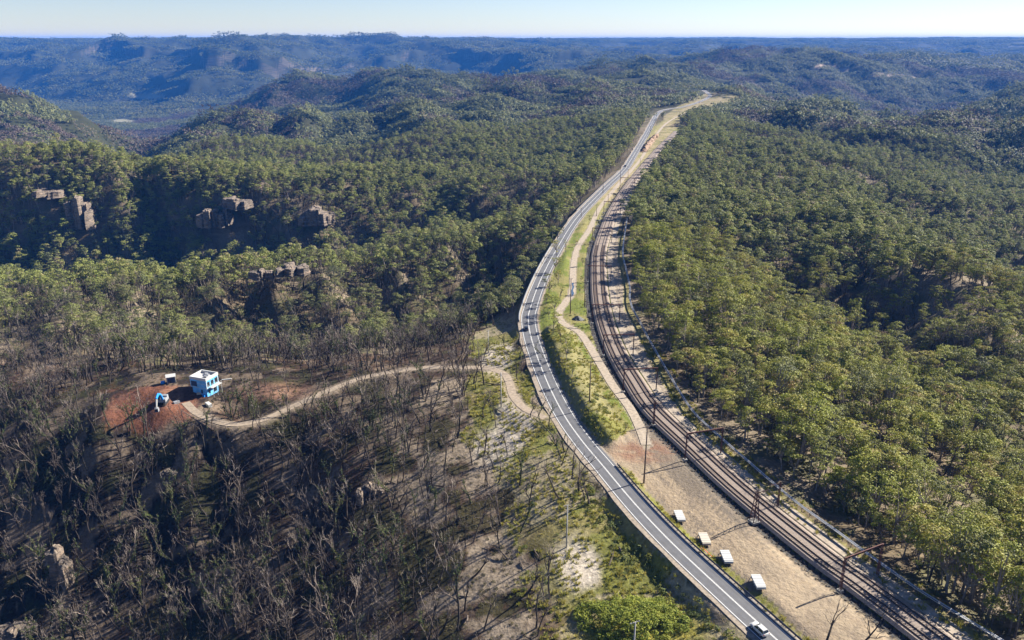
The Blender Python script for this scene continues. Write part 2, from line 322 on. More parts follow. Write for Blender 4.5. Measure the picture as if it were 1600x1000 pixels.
def burnt_bark():
    m, nt, b = nodes_of('burnt_bark'); L = nt.links
    a = N(nt, 'ShaderNodeAttribute', attribute_name='tint'); n = noise_node(nt, 1.6, 4); oi = N(nt, 'ShaderNodeObjectInfo')
    s = N(nt, 'ShaderNodeMath', operation='MULTIPLY_ADD'); L.new(n.outputs[0], s.inputs[0]); s.inputs[1].default_value = .45; L.new(a.outputs['Fac'], s.inputs[2])
    s2 = N(nt, 'ShaderNodeMath', operation='MULTIPLY_ADD'); L.new(oi.outputs['Random'], s2.inputs[0]); s2.inputs[1].default_value = .30; L.new(s.outputs[0], s2.inputs[2])
    r = ramp(nt, s2.outputs[0], [(.25, (.012, .010, .009)), (.60, (.055, .039, .030)), (.90, (.135, .104, .086)), (1, (.30, .25, .21))])
    L.new(r.outputs[0], b.inputs['Base Color']); b.inputs['Roughness'].default_value = .85; return m
M['burnt_bark'] = burnt_bark()
def rock_mat():
    m, nt, b = nodes_of('sandstone'); L = nt.links
    tc = N(nt, 'ShaderNodeTexCoord'); mp = N(nt, 'ShaderNodeMapping'); mp.inputs['Scale'].default_value = (.12, .12, .7); L.new(tc.outputs['Object'], mp.inputs[0])
    n = N(nt, 'ShaderNodeTexNoise'); n.inputs['Scale'].default_value = 1.2; n.inputs['Detail'].default_value = 6; n.inputs['Roughness'].default_value = .7; L.new(mp.outputs[0], n.inputs['Vector'])
    r = ramp(nt, n.outputs[0], [(.28, (.036, .031, .028)), (.45, (.10, .08, .064)), (.61, (.20, .152, .115)), (.77, (.28, .16, .09))])
    L.new(r.outputs[0], b.inputs['Base Color']); b.inputs['Roughness'].default_value = .9
    n2 = noise_node(nt, .8, 6); bp = N(nt, 'ShaderNodeBump'); bp.inputs['Strength'].default_value = .9; bp.inputs['Distance'].default_value = .6; L.new(n2.outputs[0], bp.inputs['Height']); L.new(bp.outputs[0], b.inputs['Normal']); return m
M['rock'] = rock_mat()

# ------------------------------------------------------------------ object helpers
def tag(o, label=None, cat=None, group=None, kind=None):
    if label: o['label'] = label
    if cat: o['category'] = cat
    if group: o['group'] = group
    if kind: o['kind'] = kind
    return o
def mesh_obj(name, me, parent=None, link=True):
    o = bpy.data.objects.new(name, me)
    if link: COL.objects.link(o)
    if parent: o.parent = parent
    return o
def empty(name, loc=(0, 0, 0), rz=0.0):
    o = bpy.data.objects.new(name, None); COL.objects.link(o); o.location = loc; o.rotation_euler = (0, 0, rz); o.empty_display_size = .5; return o
def np_mesh(name, V, quads=None, tris=None, mats=(), mi=None, tint=None, smooth_=False):
    me = bpy.data.meshes.new(name); V = np.asarray(V, np.float32)
    nq = 0 if quads is None else len(quads); ntr = 0 if tris is None else len(tris)
    me.vertices.add(len(V)); me.vertices.foreach_set('co', V.ravel())
    loops = []
    if nq: loops.append(np.asarray(quads, np.int32).ravel())
    if ntr: loops.append(np.asarray(tris, np.int32).ravel())
    loops = np.concatenate(loops); me.loops.add(len(loops)); me.loops.foreach_set('vertex_index', loops)
    ls = np.r_[np.arange(nq)*4, nq*4+np.arange(ntr)*3].astype(np.int32); lt = np.r_[np.full(nq, 4), np.full(ntr, 3)].astype(np.int32)
    me.polygons.add(nq+ntr); me.polygons.foreach_set('loop_start', ls); me.polygons.foreach_set('loop_total', lt)
    if mi is not None: me.polygons.foreach_set('material_index', np.asarray(mi, np.int32))
    me.polygons.foreach_set('use_smooth', np.full(nq+ntr, smooth_))
    for m in mats: me.materials.append(m)
    me.update(calc_edges=True)
    if tint is not None:
        a = me.attributes.new('tint', 'FLOAT', 'POINT'); a.data.foreach_set('value', np.asarray(tint, np.float32))
    return me
class MB:
    """collects boxes, bars and sheets of one part"""
    def __init__(s): s.v = []; s.f = []
    def add(s, V, F):
        n = len(s.v); s.v += [tuple(p) for p in V]; s.f += [tuple(i+n for i in f) for f in F]; return s
    def box(s, x0, x1, y0, y1, z0, z1, tx=0, ty=0):
        return s.add([(x0, y0, z0), (x1, y0, z0), (x1, y1, z0), (x0, y1, z0), (x0+tx, y0+ty, z1), (x1-tx, y0+ty, z1), (x1-tx, y1-ty, z1), (x0+tx, y1-ty, z1)],
                     [(3, 2, 1, 0), (4, 5, 6, 7), (0, 1, 5, 4), (1, 2, 6, 5), (2, 3, 7, 6), (3, 0, 4, 7)])
    def bar(s, a, b, r0, r1=None, n=6):
        a = Vector(a); b = Vector(b); r1 = r0 if r1 is None else r1; d = (b-a).normalized()
        e = d.cross(Vector((0, 0, 1)) if abs(d.z) < .95 else Vector((1, 0, 0))).normalized(); g = d.cross(e)
        P = [a+(e*math.cos(t)+g*math.sin(t))*r0 for t in [2*math.pi*(k+.5)/n for k in range(n)]]+[b+(e*math.cos(t)+g*math.sin(t))*r1 for t in [2*math.pi*(k+.5)/n for k in range(n)]]
        return s.add(P, [(k, (k+1) % n, n+(k+1) % n, n+k) for k in range(n)]+[tuple(range(n-1, -1, -1)), tuple(range(n, 2*n))])
    def mesh(s, name, m, smooth_=False, bevel=0):
        me = bpy.data.meshes.new(name); me.from_pydata(s.v, [], s.f); me.materials.append(m)
        bm = bmesh.new(); bm.from_mesh(me)
        if bevel: bmesh.ops.bevel(bm, geom=bm.edges[:], offset=bevel, segments=2, affect='EDGES', profile=.6)
        bmesh.ops.recalc_face_normals(bm, faces=bm.faces[:]); bm.to_mesh(me); bm.free()
        me.polygons.foreach_set('use_smooth', [smooth_]*len(me.polygons)); return me
    def obj(s, name, m, parent=None, **k): return mesh_obj(name, s.mesh(name, m, **k), parent)

# ------------------------------------------------------------------ zones
def YB(px): return np.interp(px, [-400, 0, 150, 300, 500, 600, 700, 760, 815, 860], [545, 548, 562, 560, 556, 548, 522, 505, 497, 480])
VERGE = [(735, 545), (762, 503), (815, 495), (834, 590), (859, 640), (925, 735), (1032, 852), (1200, 1010), (1300, 1120), (850, 1120), (840, 1000), (850, 900), (800, 800), (750, 700), (735, 610)]
YARD = [(940, 700), (985, 672), (1010, 668), (1050, 690), (1120, 748), (1230, 850), (1335, 938), (1500, 1080), (1350, 1080), (1262, 1000), (1130, 888), (968, 730)]
RED = [(150, 640), (215, 612), (250, 606), (318, 602), (322, 625), (300, 640), (285, 655), (262, 676), (225, 684), (195, 676), (165, 662)]
CLEAR_FAR = [(1034, 184), (1056, 168), (1094, 148), (1118, 145), (1156, 150), (1152, 166), (1122, 170), (1092, 182), (1052, 200)]
FAR_STRIP = [(1000, 235), (1030, 205), (1052, 186), (1082, 170), (1092, 175), (1060, 198), (1042, 218), (1020, 240)]
EMB = [(806, 520), (812, 480), (835, 420), (868, 372), (885, 345), (862, 350), (838, 392), (818, 425), (805, 470)]
def side_of_road(x, y):
    """+ right of the road, - left, in metres"""
    L = ROAD[::4]; d = (x[:, None]-L[:, 0])**2+(y[:, None]-L[:, 1])**2; k = d.argmin(1); n = normals2(L)[k]; q = L[k]
    return (x-q[:, 0])*n[:, 0]+(y-q[:, 1])*n[:, 1]
def masks(x, y, z):
    px, py = pix(x, y, z); r = np.hypot(x, y)
    o = {'px': px, 'py': py, 'r': r}
    o['dr'] = linedist(x, y, ROAD, 40.); o['dl'] = linedist(x, y, RAIL, 40.); o['dt'] = linedist(x, y, TROUGH, 40.); o['ds'] = linedist(x, y, TRACK, 40.); o['dd'] = linedist(x, y, DRIVE, 30.); o['dm'] = linedist(x, y, MOUND, 20.)
    near = (r < 2300)
    qx = px+(fbm(x/11, y/11, 131, 3)-.5)*170*np.clip(py/900, .1, 1); qy = py+(fbm(x/11, y/11, 137, 3)-.5)*60*np.clip(py/900, .1, 1)
    sr = np.full(x.shape, -99.); sl = np.full(x.shape, -99.)
    if near.any():
        sr[near] = side_of_road(x[near], y[near])
        L = TROUGH[::4]; d = (x[near][:, None]-L[:, 0])**2+(y[near][:, None]-L[:, 1])**2; k = d.argmin(1); n = normals2(L)[k]; q = L[k]
        t = (x[near]-q[:, 0])*n[:, 0]+(y[near]-q[:, 1])*n[:, 1]
        L2 = RAIL[::4]; d2 = (x[near][:, None]-L2[:, 0])**2+(y[near][:, None]-L2[:, 1])**2; k2 = d2.argmin(1); n2 = normals2(L2)[k2]; q2 = L2[k2]
        t2 = (x[near]-q2[:, 0])*n2[:, 0]+(y[near]-q2[:, 1])*n2[:, 1]
        sl[near] = np.where(y[near] < 520, t, t2-9)
    o['sr'] = sr; o['sl'] = sl                       # right of the trough when > 0
    inner = (sr > 0) & (sl < 0) & (r < 1250) & (np.minimum.reduce([o['dr'], o['dl'], o['ds'], o['dt']]) < 38); o['inner'] = inner
    o['burnt'] = (qy > YB(px)) & (sr < 0) & (px < 1000)
    o['verge'] = inpoly(qx, qy, VERGE) & (sr < 0)
    o['yard'] = inpoly(px, py, YARD) & inner
    o['red'] = inpoly(px, py, RED); o['far_clear'] = (inpoly(px, py, CLEAR_FAR) | inpoly(px, py, FAR_STRIP)) & (r > 700) & (r < 2200)
    o['emb'] = inpoly(px, py, EMB) & (sr < 0)
    return o
# ------------------------------------------------------------------ the ground, one sheet out to the horizon
def build_ground():
    az = np.r_[np.linspace(-75, -38, 40, endpoint=False), np.linspace(-38, 38, 560), np.linspace(38, 75, 41)[1:]]*math.pi/180
    rr = np.r_[np.exp(np.linspace(math.log(70), math.log(135), 30, endpoint=False)), np.exp(np.linspace(math.log(135), math.log(18000), 620))]
    A, Rr = np.meshgrid(az, rr); x = (np.sin(A)*Rr).ravel(); y = (np.cos(A)*Rr).ravel()
    z = terrain(x, y)
    nA, nR = len(az), len(rr)
    i = np.arange(nR-1)[:, None]*nA+np.arange(nA-1)[None, :]; i = i.ravel()
    q = np.c_[i, i+1, i+1+nA, i+nA]
    me = np_mesh('ground', np.c_[x, y, z], quads=q, mats=[M['ground']], smooth_=True)
    k = masks(x, y, z); px, py, r = k['px'], k['py'], k['r']
    col = np.zeros((len(x), 3)); n = fbm(x/9, y/9, 41, 4); n2 = fbm(x/30, y/30, 47, 3); n3 = vnoise(x/2.3, y/2.3, 44)
    def put(mask, c, w=1.0):
        wt = (mask*w)[:, None] if np.ndim(w) or w != 1 else mask[:, None].astype(float)
        col[:] = col*(1-wt)+np.array(c)*wt
    put(np.ones(len(x), bool), (.20, .155, .10))                                   # litter of the gum forest
    put(n2 > .5, (.33, .27, .20), .55)
    put(n > .58, (.10, .11, .04), .6)
    put(np.ones(len(x), bool), (.045, .052, .024), .95*sstep(1100, 1700, r))
    put(k['burnt'], (.120, .076, .052)); put(k['burnt'] & (n2 < .56), (.026, .021, .018), .92*np.interp(px, [250, 520, 720], [1, .72, .35])); put(k['burnt'] & (n > .60), (.26, .20, .145), .65); put(k['burnt'] & (n < .40), (.055, .060, .022), .6)
    sandy = k['burnt'] & (px > 560) & (py > 590) & (py < 1000); put(sandy, (.42, .34, .25), np.clip((px-520)/260, 0, .75)*sstep(.40, .58, n))
    wv = sstep(-44, -18, k['sr']+(n-.5)*22); put(k['verge'], (.30, .26, .10), wv); put(k['verge'] & (n > .5), (.19, .20, .045), .8*wv); put(k['verge'] & (n2 > .52), (.46, .38, .27), .7*(.35+.65*wv))
    for cx, cy, rx, ry in ((905, 885, 42, 50), (800, 660, 35, 45), (780, 560, 30, 25), (770, 700, 40, 40)):
        wgt = sstep(1.15, .55, np.hypot((px-cx)/rx, (py-cy)/ry)+(n-.5)*.8)*(k['sr'] < 0); put(np.ones(len(x), bool), (.56, .49, .40), wgt)
    wgt = sstep(1.1, .6, np.hypot((px-1000)/120, (py-985)/45)+(n-.5)*.8)*(k['sr'] < -5); put(np.ones(len(x), bool), (.42, .37, .07), wgt)
    # inside the corridor
    inner = k['inner']
    put(inner, (.30, .27, .10)); put(inner & (n > .47), (.17, .21, .035), .85)
    put(inner & (k['dm'] < 9), (.22, .22, .055), .7); put(inner & (k['dm'] < 9) & (n2 > .52), (.36, .31, .17), .6)
    put(inner & (k['sl'] > -9) & (k['dl'] > 4), (.46, .38, .29)); put(inner & (k['sl'] > -3.2) & (k['dl'] > 6), (.30, .27, .09), .85)
    put(k['yard'] & (k['dl'] > 6.2), (.365, .29, .21)); put(k['yard'] & (n2 > .5) & (k['dl'] > 6.2), (.48, .37, .25), .6); put(k['yard'] & (n < .42) & (k['dl'] > 6.2), (.33, .26, .19), .7)
    put(linedist(x, y, DITCH, 10.) < 1.7, (.05, .045, .04))  # shadow of the ballast edge painted dark into the ditch ground
    al = x*normals2(RAIL)[60][1]-y*normals2(RAIL)[60][0]; rut = fbm(k['dl']/2.0, al/34, 151, 3); put(k['yard'] & (k['dl'] > 6.2) & (rut > .54), (.23, .19, .15), .75); put(k['yard'] & (k['dl'] > 6.2) & (np.abs(k['dl']-9.3+1.2*np.sin(al/19)) < .55), (.20, .17, .135), .8); put(k['yard'] & (k['dl'] > 6.2) & (rut < .36), (.50, .40, .28), .5)
    red = sstep(1.1, .4, np.hypot((px-1005)/62, (py-706)/22))*inner; put(np.ones(len(x), bool), (.31, .16, .105), red*.8*sstep(.36, .62, fbm(px/60, py/5, 157, 3)+.12))
    put((k['dr'] > 4.6) & (k['dr'] < 7.2) & (k['sr'] > 0) & (py > 725), (.24, .24, .05), .85*sstep(.36, .5, n))
    put((k['ds'] < 2.1) & inner, (.43, .36, .28)); put((k['ds'] < .45) & inner, (.30, .27, .12), .5)
    put(k['dr'] < 5.2, (.42, .34, .26), .85*sstep(.25, .5, n3))
    put((k['dd'] < 4.5) & (k['sr'] < 0), (.40, .32, .24), .6*sstep(4.5, 2.0, k['dd'])); rd = sstep(1.12, .72, np.minimum(np.hypot((px-238)/78, (py-640)/36), np.hypot((px-262)/66, (py-614)/14))+(n-.5)*1.3); put(np.ones(len(x), bool), (.235, .098, .06), rd*.9); put((rd > .3) & (n > .52), (.31, .165, .105), .7); put((rd > .3) & (n3 > .72), (.12, .06, .045), .6)
    tail = sstep(1.1, .3, np.hypot((px-430)/80, (py-612)/18)); put(np.ones(len(x), bool), (.33, .19, .13), tail*.75)
    put(k['emb'], (.25, .20, .11)); put(k['emb'] & (n > .5), (.14, .16, .035), .8)
    put((k['ds'] < 13) & (r > 560) & (k['sr'] > 0), (.34, .31, .13), .8*sstep(13, 8, k['ds'])); put((k['ds'] < 6) & (r > 640), (.50, .40, .25), .7*sstep(.3, .6, n)); put(k['far_clear'], (.42, .34, .20), .85*sstep(.3, .5, n2+.1)); put(k['far_clear'] & (n > .52), (.20, .20, .06), .6)
    for cx, cy, rx, ry in ((905, 350, 35, 12), (880, 305, 26, 6), (960, 232, 22, 6), (1000, 185, 12, 8), (1095, 135, 8, 5)):
        put(np.ones(len(x), bool), (.44, .36, .24), .8*sstep(1.1, .6, np.hypot((px-cx)/rx, (py-cy)/ry))*(k['sr'] < 0)*(r < 2300))
    # paddocks on the valley floor, a cleared track on a far ridge
    for cx, cy, rx, ry in ((232, 150, 26, 5), (205, 160, 30, 3), (190, 189, 26, 3), (245, 143, 8, 4), (840, 81, 0, 0)):
        if rx: put(np.ones(len(x), bool), (.36, .34, .22), sstep(1.2, .7, np.hypot((px-cx)/rx, (py-cy)/ry)+(n2-.5)*.9)*(r > 2500))
    tl = np.array([(1275, 102), (1310, 107), (1350, 114), (1400, 118), (1450, 124)]); yy = np.interp(px, tl[:, 0], tl[:, 1], left=-99, right=-99)
    put((np.abs(py-yy) < np.interp(px, [1275, 1310, 1450], [2.6, 2.2, 1.0])) & (r > 2600), (.55, .42, .32), .9)
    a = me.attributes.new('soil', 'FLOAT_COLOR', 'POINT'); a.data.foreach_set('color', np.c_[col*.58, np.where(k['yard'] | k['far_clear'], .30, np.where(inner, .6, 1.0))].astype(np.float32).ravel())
    o = mesh_obj('ground', me); tag(o, kind='structure')
    return o, x, y, z
GROUND, GX, GY, GZ = build_ground()
def gz(x, y): return float(terrain(np.array([x]), np.array([y]))[0])

# ------------------------------------------------------------------ plants: meshes
def cards(rng, C, size, up=.35, out=None, asp=.6):
    """leaf sprays: one quad for each centre, tilted at random, leaning outward"""
    n = len(C); nrm = rng.normal(size=(n, 3)); nrm[:, 2] = np.abs(nrm[:, 2])*.8+up
    if out is not None: nrm = nrm*.55+out*.9+np.array([0, 0, .45])
    nrm /= np.linalg.norm(nrm, axis=1)[:, None]
    t = np.cross(nrm, rng.normal(size=(n, 3))); t /= np.linalg.norm(t, axis=1)[:, None]+1e-9; b = np.cross(nrm, t)
    s = np.asarray(size).reshape(-1, 1)*np.ones((n, 1)); t = t*s*.5; b = b*s*.5*asp
    bend = nrm*s*.12
    V = np.stack([C-t-b*.6, C-b+t*.2+bend, C+t+b*.3, C+b-t*.3+bend], 1).reshape(-1, 3)
    return V, np.arange(n*4).reshape(-1, 4)
def tube_chain(P, rad, n=3):
    """a tapered branch through points"""
    P = np.asarray(P, float); m = len(P); d = np.gradient(P, axis=0); d /= np.linalg.norm(d, axis=1)[:, None]+1e-9
    ref = np.where(np.abs(d[:, 2:3]) < .9, np.array([[0, 0, 1.]]), np.array([[1., 0, 0]]))
    e = np.cross(d, ref); e /= np.linalg.norm(e, axis=1)[:, None]+1e-9; g = np.cross(d, e)
    a = np.arange(n)*2*math.pi/n
    V = (P[:, None]+(e[:, None]*np.cos(a)[None, :, None]+g[:, None]*np.sin(a)[None, :, None])*np.asarray(rad)[:, None, None]).reshape(-1, 3)
    Q = [(i*n+k, i*n+(k+1) % n, (i+1)*n+(k+1) % n, (i+1)*n+k) for i in range(m-1) for k in range(n)]
    return V, np.array(Q)
def join(parts):
    V = []; Q = []; T = []; o = 0
    for v, q, t in parts:
        V.append(v); Q.append(q+o); T.append(np.broadcast_to(np.asarray(t, float), (len(v),))); o += len(v)
    return np.vstack(V), np.vstack(Q), np.concatenate(T)
def gum_parts(seed, h=14.0, nclump=12, nleaf=44, leaf=.72, wide=1.0, limbs=True):
    rng = np.random.default_rng(seed); W = h*.205*wide
    tops = []
    lean = rng.normal(size=2)*.05*h
    for k in range(nclump):
        a = rng.uniform(0, 2*math.pi); rr = W*math.sqrt(rng.uniform(.02, 1))
        zz = h*(.96-.36*(rr/W)**1.7*rng.uniform(.6, 1.1)-(rng.uniform(.05, .32) if rng.uniform() < .35 else 0))
        tops.append((lean[0]+rr*math.cos(a), lean[1]+rr*math.sin(a), zz))
    tops = np.array(tops); rad = h*rng.uniform(.045, .115, nclump)*(1.0+.25*wide-.25)
    lv = []
    for c, r_ in zip(tops, rad):
        d = rng.normal(size=(nleaf, 3)); d /= np.linalg.norm(d, axis=1)[:, None]; d[:, 2] = np.where(d[:, 2] < -.25, -d[:, 2]*.6, d[:, 2])
        rr = r_*rng.uniform(.55, 1.08, nleaf)**.6
        Cc = c+d*rr[:, None]*np.array([1.25, 1.25, .52])
        v, q = cards(rng, Cc, leaf*rng.uniform(.7, 1.3, nleaf), out=d)
        lv.append((v, q, np.clip(rng.uniform(0, 1)+rng.normal(0, .1), 0, 1)))
    crown = join(lv)
    br = []; fork = h*rng.uniform(.30, .48); f = np.array([lean[0]*.4, lean[1]*.4, fork])
    br.append((*tube_chain([(0, 0, -.6), (lean[0]*.1, lean[1]*.1, fork*.4), f], [h*.019, h*.015, h*.012], 6), .3))
    if limbs:
        for c in tops[rng.permutation(nclump)[:max(4, nclump*2//3)]]:
            mid = f+(c-f)*np.array([.55, .55, .45])+rng.normal(size=3)*.25
            br.append((*tube_chain([f-np.array([0, 0, rng.uniform(0, .25)*fork]), mid, c], [h*.009, h*.006, h*.0025], 4), .4))
    else: br.append((*tube_chain([f, tops.mean(0)], [h*.012, h*.004], 4), .4))
    return join(br), crown
def bare_parts(seed, h=12.0, spread=.55, fine=3, shoots=0.0):
    rng = np.random.default_rng(seed); br = []; sh = []
    def grow(p, d, L, r, lev):
        n = 4 if lev < 2 else 3; P = [p]; q = p.copy(); dd = d.copy()
        for k in range(n-1):
            dd = dd+rng.normal(size=3)*(.16+.05*lev)+np.array([0, 0, .10]); dd /= np.linalg.norm(dd); q = q+dd*L/(n-1); P.append(q.copy())
        P = np.array(P); rad = np.linspace(r, r*(.52 if lev < 3 else .3), n)
        br.append((*tube_chain(P, rad, 5 if lev == 0 else (4 if lev == 1 else 3)), np.clip((.02+.16*lev if lev else .0)+rng.uniform(-.04, .12), 0, .8)))
        if shoots and lev <= 2:
            m = int(L*7*shoots*(1.0 if lev < 2 else .5)); t = rng.uniform(.15 if lev == 0 else 0, 1, m)
            ii = np.minimum((t*(n-1)).astype(int), n-2); ff = (t*(n-1)-ii)[:, None]; c = P[ii]*(1-ff)+P[ii+1]*ff
            o = rng.normal(size=(m, 3)); o /= np.linalg.norm(o, axis=1)[:, None]
            v, qd = cards(rng, c+o*rng.uniform(.1, .45, (m, 1)), rng.uniform(.3, .6, m), out=o); sh.append((v, qd, rng.uniform(0, 1)))
        if lev < fine:
            kids = (3 if rng.uniform() < .5 else 4) if lev == 0 else (3 if lev < 3 else 2+int(rng.uniform() < .5))
            a0 = rng.uniform(0, 6.28)
            for k in range(kids):
                t = 1.0 if k == 0 else rng.uniform(.45, 1.0); i = min(int(t*(n-1)), n-2); f = t*(n-1)-i; s = P[i]*(1-f)+P[i+1]*f
                a = a0+k*6.28/kids+rng.normal()*.4; side = np.array([math.cos(a), math.sin(a), 0]); s_ = spread*rng.uniform(.6, 1.35)*(.55 if k == 0 else 1)
                nd = dd*1.0+side*s_+np.array([0, 0, .12]); nd /= np.linalg.norm(nd)
                grow(s, nd, L*rng.uniform(.36, .62), r*(.60 if lev else .56)*rng.uniform(.75, 1), lev+1)
    d0 = np.array([rng.normal()*.10, rng.normal()*.10, 1.0]); d0 /= np.linalg.norm(d0)
    grow(np.array([0, 0, -.5]), d0, h*rng.uniform(.50, .66), h*.0185, 0)
    nt_ = 1
    trunk = join(br[:1]); rest = join(br[1:]); return trunk, rest, (join(sh) if sh else None)
def shrub_part(seed, r=.8, n=46, leaf=.38, flat=.8):
    rng = np.random.default_rng(seed); d = rng.normal(size=(n, 3)); d[:, 2] = np.abs(d[:, 2]); d /= np.linalg.norm(d, axis=1)[:, None]
    lump = 1+.35*np.sin(d[:, 0]*4+seed)*np.cos(d[:, 1]*5)
    C = d*(r*lump*rng.uniform(.5, 1.0, n)**.5)[:, None]*np.array([1, 1, flat]); v, q = cards(rng, C, leaf*rng.uniform(.6, 1.4, n), out=d); return v, q, np.repeat(np.clip(rng.normal(.5, .22, n), 0, 1), 4)
def tuft_part(seed, r=.5, n=22, h=.55):
    rng = np.random.default_rng(seed); a = rng.uniform(0, 6.28, n); p = rng.uniform(0, r, n); b = np.c_[p*np.cos(a), p*np.sin(a), np.zeros(n)]
    t = b*1.5+np.c_[rng.normal(size=(n, 2))*.15, h*rng.uniform(.6, 1.2, n)]; w_ = np.c_[-np.sin(a), np.cos(a), np.zeros(n)]*.07
    V = np.stack([b-w_, b+w_, t+w_*.4, t-w_*.4], 1).reshape(-1, 3); return V, np.arange(4*n).reshape(-1, 4), np.repeat(rng.uniform(0, 1, n), 4)
def far_tree(rng, c, h, n=12, leaf=2.4):
    d = rng.normal(size=(n, 3)); d[:, 2] = np.abs(d[:, 2])*.9; d /= np.linalg.norm(d, axis=1)[:, None]
    C = c+np.array([0, 0, h*.62])+d*np.array([h*.25, h*.25, h*.3]); v, q = cards(rng, C, leaf*rng.uniform(.7, 1.3, n), out=d, asp=.8); return v, q, np.repeat(np.clip(rng.uniform(0, 1)+rng.normal(0, .08, n), 0, 1), 4)

def log_part(seed):
    rng = np.random.default_rng(seed); L = rng.uniform(3, 8); P = np.c_[np.linspace(0, L, 4), rng.normal(0, .15, 4), .15+rng.uniform(0, .25, 4)]; a = (*tube_chain(P, np.linspace(.22, .10, 4), 5), .25); b = (*tube_chain([P[2], P[2]+np.array([1.2, 1.0, .5])], [.08, .03], 3), .35); return join([a, b])
PROTO = {}
def proto_collection(name, meshes):
    c = bpy.data.collections.new(name)
    for i, me in enumerate(meshes): c.objects.link(bpy.data.objects.new('%s_%02d' % (name, i), me))
    PROTO[name] = c
def two(name, a, b, ma, mb):
    (va, qa, ta), (vb, qb, tb) = a, b
    return np_mesh(name, np.vstack([va, vb]), quads=np.vstack([qa, qb+len(va)]), mats=[ma, mb], mi=np.r_[np.zeros(len(qa)), np.ones(len(qb))], tint=np.r_[ta, tb])
def one(name, p, m): return np_mesh(name, p[0], quads=p[1], mats=[m], tint=p[2])
GUM = [gum_parts(100+i, h=h_, nclump=nc, nleaf=nl, leaf=.55, wide=wd) for i, (h_, nc, nl, wd) in enumerate([(14, 20, 46, 1.0), (15, 24, 34, 1.3), (12, 14, 44, .95), (17, 16, 38, .8), (13, 24, 36, 1.45), (11, 11, 46, 1.2), (17, 12, 34, .85), (8, 10, 46, .9)])]
GUM_T = [one('gum_trunk', g[0], M['gum_bark']) for g in GUM]; GUM_C = [one('gum_crown', g[1], M['gum_leaf']) for g in GUM]
proto_collection('gum_near', [two('gum_whole', g[0], g[1], M['gum_bark'], M['gum_leaf']) for g in GUM])
proto_collection('gum_grey', [two('gum_grey', g[0], g[1], M['gum_bark'], M['gum_leaf_grey']) for g in GUM])
proto_collection('gum_mid', [two('gum_mid', *gum_parts(200+i, h=13+(i % 3), nclump=14+i % 5, nleaf=26, leaf=.78, wide=.9+.1*(i % 4), limbs=i % 2 == 0), M['gum_bark'], M['gum_leaf_mid']) for i in range(7)])
BARE = [bare_parts(300+i, h=h_, spread=sp, fine=(3 if i % 4 else 4), shoots=0) for i, (h_, sp) in enumerate([(15, .42), (13, .5), (16, .34), (12, .6), (14, .45), (11, .5), (17, .36), (13, .42)])]
SHOOT = [bare_parts(400+i, h=h_, spread=sp, fine=3, shoots=1.1) for i, (h_, sp) in enumerate([(14, .35), (12, .45), (15, .3), (13, .5), (11, .4), (15, .42)])]
BARE_T = [one('bare_trunk', b[0], M['burnt_bark']) for b in BARE]; BARE_B = [one('bare_branches', b[1], M['burnt_bark']) for b in BARE]
SHOOT_T = [one('shoot_trunk', b[0], M['burnt_bark']) for b in SHOOT]; SHOOT_B = [one('shoot_branches', b[1], M['burnt_bark']) for b in SHOOT]; SHOOT_L = [one('shoot_leaves', b[2], M['shoot_leaf']) for b in SHOOT]
def whole_bare(b):
    p = join([b[0], b[1]])
    return one('bare_whole', p, M['burnt_bark']) if b[2] is None else two('shoot_whole', p, b[2], M['burnt_bark'], M['shoot_leaf'])
proto_collection('bare_all', [whole_bare(b) for b in BARE]+[whole_bare(b) for b in SHOOT])
proto_collection('bare_far', [whole_bare(bare_parts(500+i, h=13+i % 3, spread=.5, fine=2, shoots=.35*(i % 2))) for i in range(5)])
proto_collection('heath', [one('heath', shrub_part(600+i, .9, 40, .42, .7), M['heath_leaf']) for i in range(4)])
proto_collection('shrub', [one('shrub', shrub_part(620+i, 1.1, 70, .42, .9), M['shrub_leaf']) for i in range(4)])
proto_collection('thicket', [one('thicket', shrub_part(640+i, 1.0, 80, .34, .8), M['thicket_leaf']) for i in range(4)])
proto_collection('log', [one('log', log_part(680+i), M['burnt_bark']) for i in range(5)])
proto_collection('grass', [one('grass', tuft_part(660+i), M['grass_leaf']) for i in range(4)])
def patch(seed, size, n, h, nc, leaf, mt='far_leaf'):
    rng = np.random.default_rng(seed); P = []
    for k in range(n):
        c = np.array([rng.uniform(-.5, .5)*size, rng.uniform(-.5, .5)*size, -1.0]); P.append(far_tree(rng, c, h*rng.uniform(.7, 1.25), nc, leaf))
    return one('patch', join(P), M[mt])
proto_collection('patch_mid', [patch(700+i, 52, 54, 12, 12, 2.6, 'mid_leaf') for i in range(6)])
proto_collection('patch_burnt', [patch(740+i, 52, 42, 11, 8, 2.6, 'scorched_leaf') for i in range(3)])
proto_collection('patch_far', [patch(720+i, 130, 90, 15, 6, 5.5) for i in range(5)])

